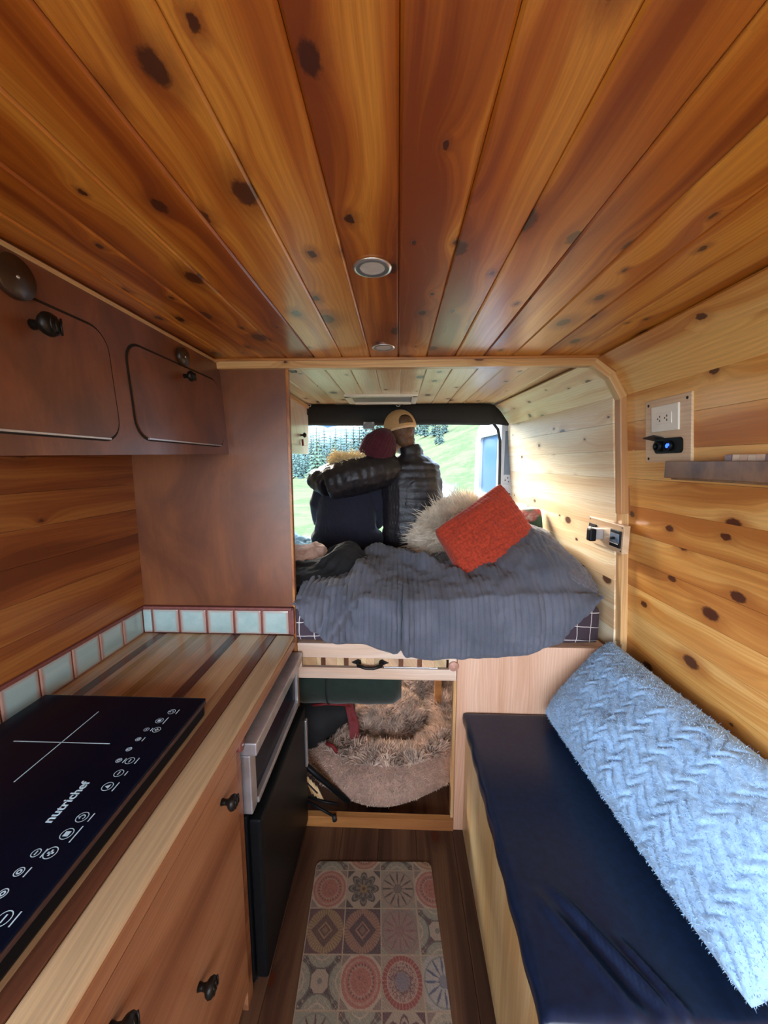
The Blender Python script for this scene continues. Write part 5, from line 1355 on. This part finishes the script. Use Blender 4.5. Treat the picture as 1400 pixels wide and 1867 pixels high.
# ------------------------------------------------------------------ OUTSIDE
def gz(x, y):
    """height of the meadow"""
    d = y-2.6
    z_ = -.62 - .015*max(0, min(d, 25))
    side = x+.10*d
    z_ += .42*max(0, side-1.5)*smooth1(d, 2, 30)*1.0 if side > 1.5 else 0
    z_ += .10*max(0, d-12)*smooth1(side, -4, 6)
    z_ += 2.0*smooth1(-side, 6, 40)*0
    z_ += .35*mnoise.noise(Vector((x*.12, y*.12, 0)))*smooth1(d, 2, 12)+.10*mnoise.noise(Vector((x*.6, y*.6, 1)))*smooth1(d, 1, 6)
    return z_
def smooth1(x, a, b):
    t = min(1, max(0, (x-a)/(b-a))); return t*t*(3-2*t)
def terrain():
    xs_ = np.concatenate([np.linspace(-160, -30, 24), np.linspace(-28, 40, 120), np.linspace(42, 160, 24)])
    ys_ = np.concatenate([np.linspace(-40, 2, 16), np.linspace(2.5, 40, 100), np.linspace(42, 190, 50)])
    V = [(x, y, gz(x, y)) for x in xs_ for y in ys_]
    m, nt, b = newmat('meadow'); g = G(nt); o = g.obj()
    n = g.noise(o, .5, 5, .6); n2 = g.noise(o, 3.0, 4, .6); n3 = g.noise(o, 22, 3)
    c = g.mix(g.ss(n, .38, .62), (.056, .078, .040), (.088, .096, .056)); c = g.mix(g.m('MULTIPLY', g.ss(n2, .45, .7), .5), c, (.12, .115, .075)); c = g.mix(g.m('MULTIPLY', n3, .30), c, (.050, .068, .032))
    sp = g.sep(o)
    # worn pale track climbing the slope
    tr_ = g.m('ABSOLUTE', g.m('SUBTRACT', g.m('ADD', sp[0], g.m('MULTIPLY', g.m('SUBTRACT', n, .5), 3.0)), g.m('MULTIPLY_ADD', sp[1], -.16, 5.0)))
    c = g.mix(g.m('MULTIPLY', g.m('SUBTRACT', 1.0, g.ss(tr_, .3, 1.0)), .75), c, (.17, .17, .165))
    g.l(c, b.inputs['Base Color']); b.inputs['Roughness'].default_value = 1; b.inputs['Specular IOR Level'].default_value = 0
    g.bump(n3, .6, .05, b)
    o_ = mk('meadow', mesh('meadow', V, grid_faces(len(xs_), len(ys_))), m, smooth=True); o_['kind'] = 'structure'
terrain()
hz_ = lambda c: c
def mountain(name, base, w, h, seed, label, col, col2):
    n = 90; V = []; r = np.random.default_rng(seed); m_ = 26
    for i in range(n):
        for j in range(m_):
            x = (i/(n-1)-.5)*w; y = j/(m_-1)*w*.35
            prof = math.exp(-(x/(w*.30))**2)*(.75+.25*math.sin(x/w*9+seed))
            zz = h*prof*math.sin(min(1, j/(m_-1)*1.05)*PI/2)**1.2 + h*.22*mnoise.fractal(Vector((x*5/w+seed, y*5/w, seed)), .6, 2.2, 6)*smooth1(j, 0, 7)
            V.append((x, y, zz))
    m, nt, b = newmat(name+' rock'); g = G(nt); o = g.obj(); nn = g.noise(o, .06, 5, .65); sp = g.sep(o)
    c = g.mix(g.ss(nn, .4, .6), col, col2)
    snow = g.ss(g.m('ADD', g.m('MULTIPLY', sp[2], .35), g.m('MULTIPLY', nn, h)), h*.66, h*.74)
    c = g.mix(g.m('MULTIPLY', snow, .5), c, (.085, .10, .12)); g.l(c, b.inputs['Base Color']); b.inputs['Roughness'].default_value = 1
    o_ = mk(name, mesh(name, V, grid_faces(n, m_)), m, None, base, smooth=True); tag(o_, label, 'mountain')
mountain('mountain', (-330, 800, -15), 1000, 330, 3, 'hazy blue forested mountain far behind the trees', (.012, .034, .062), (.020, .048, .075))  # distance haze is blended into the blue rock colours
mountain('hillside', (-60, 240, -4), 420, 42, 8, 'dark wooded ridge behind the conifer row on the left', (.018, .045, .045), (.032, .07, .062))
# conifers
def conifer(seed, h=8.0):
    r = random.Random(seed); V = []; F = []
    layers = 17
    for L in range(layers):
        t = L/(layers-1); z0 = h*(.08+.90*t); R = h*.20*(1-t)**.85+.05; nb = int(13-6*t)
        for k in range(nb):
            a = 2*PI*k/nb+r.random()*.6; rr = R*(.75+.5*r.random()); dz = -rr*.38+r.random()*.1; w = rr*.24
            d = Vector((math.cos(a), math.sin(a), 0)); s = Vector((-d.y, d.x, 0)); b = len(V)
            c0 = Vector((0, 0, z0)); tip = c0+d*rr+Vector((0, 0, dz)); mid = c0+d*rr*.55+Vector((0, 0, dz*.25))
            V += [c0, mid+s*w+Vector((0, 0, -.05*rr)), tip, mid-s*w+Vector((0, 0, -.05*rr)), mid+Vector((0, 0, .10*rr))]
            F += [(b, b+1, b+4), (b+1, b+2, b+4), (b+2, b+3, b+4), (b+3, b, b+4), (b, b+3, b+2, b+1)]
    V.append(Vector((0, 0, h*1.02)))
    return mesh('foliage', V, F)
fol = [conifer(i) for i in range(4)]
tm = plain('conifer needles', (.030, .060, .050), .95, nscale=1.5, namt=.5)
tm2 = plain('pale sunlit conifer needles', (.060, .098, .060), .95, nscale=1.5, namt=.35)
bark = plain('bark', (.10, .06, .04), .95, nscale=8)
tv, tf = tube_geo([(0, 0, -.4), (0, 0, 4), (0, 0, 7.6)], [.16, .10, .03], 8); trk = mesh('trunk', tv, tf)
for me_ in fol: me_.materials.append(tm)
trk.materials.append(bark)
def tree(x, y, s, i, label, group, mat=None):
    e = empty('conifer_tree', (x, y, gz(x, y)), label, 'tree', group); e.scale = (s, s, s)
    for me_, nm in ((fol[i % 4], 'foliage'), (trk, 'trunk')):
        o = bpy.data.objects.new(nm, me_); COL.objects.link(o); o.parent = e
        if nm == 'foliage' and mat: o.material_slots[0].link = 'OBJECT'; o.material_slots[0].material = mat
        o.rotation_euler.z = i*1.3
def px2xy(px, Y): return (px-725)/690*Y
ORD = ['leftmost', 'second', 'third', 'fourth', 'fifth', 'sixth', 'seventh', 'eighth', 'ninth', 'tenth', 'eleventh', 'twelfth', 'thirteenth', 'fourteenth', 'fifteenth', 'sixteenth', 'seventeenth', 'eighteenth']
def label_for(k, txt): return (ORD[k]+' ' if k == 0 else ORD[k]+' from the left ')+txt
farset = sorted([(545, 60, .80), (556, 74, .95), (592, 75, 1.25), (603, 88, 1.25), (622, 80, 1.15), (632, 95, 1.5), (645, 85, 1.35), (656, 72, 1.1), (667, 90, 1.5), (680, 78, 1.2), (568, 85, 1.2), (583, 95, 1.3), (613, 100, 1.5), (537, 90, 1.0), (695, 95, 1.4), (572, 110, 1.5)])
for i, (px, Y_, s) in enumerate(farset):
    tree(px2xy(px, Y_), Y_, s, i, label_for(i, 'blue-green conifer of the forest edge beyond the meadow'), 'conifers along the far forest edge')
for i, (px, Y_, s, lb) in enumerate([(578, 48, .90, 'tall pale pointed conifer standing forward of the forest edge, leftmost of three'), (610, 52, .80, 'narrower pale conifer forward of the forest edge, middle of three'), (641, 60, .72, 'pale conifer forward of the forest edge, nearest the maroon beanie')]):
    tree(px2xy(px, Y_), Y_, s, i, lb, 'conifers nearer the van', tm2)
for i, (px, Y_, s) in enumerate([(763, 52, .5), (773, 43, .42), (783, 58, .55), (791, 40, .42), (799, 33, .32), (808, 39, .30)]):
    tree(px2xy(px, Y_), Y_, s, i+2, label_for(i, 'small conifer on the green slope right of the tan cap'), 'small conifers on the slope')
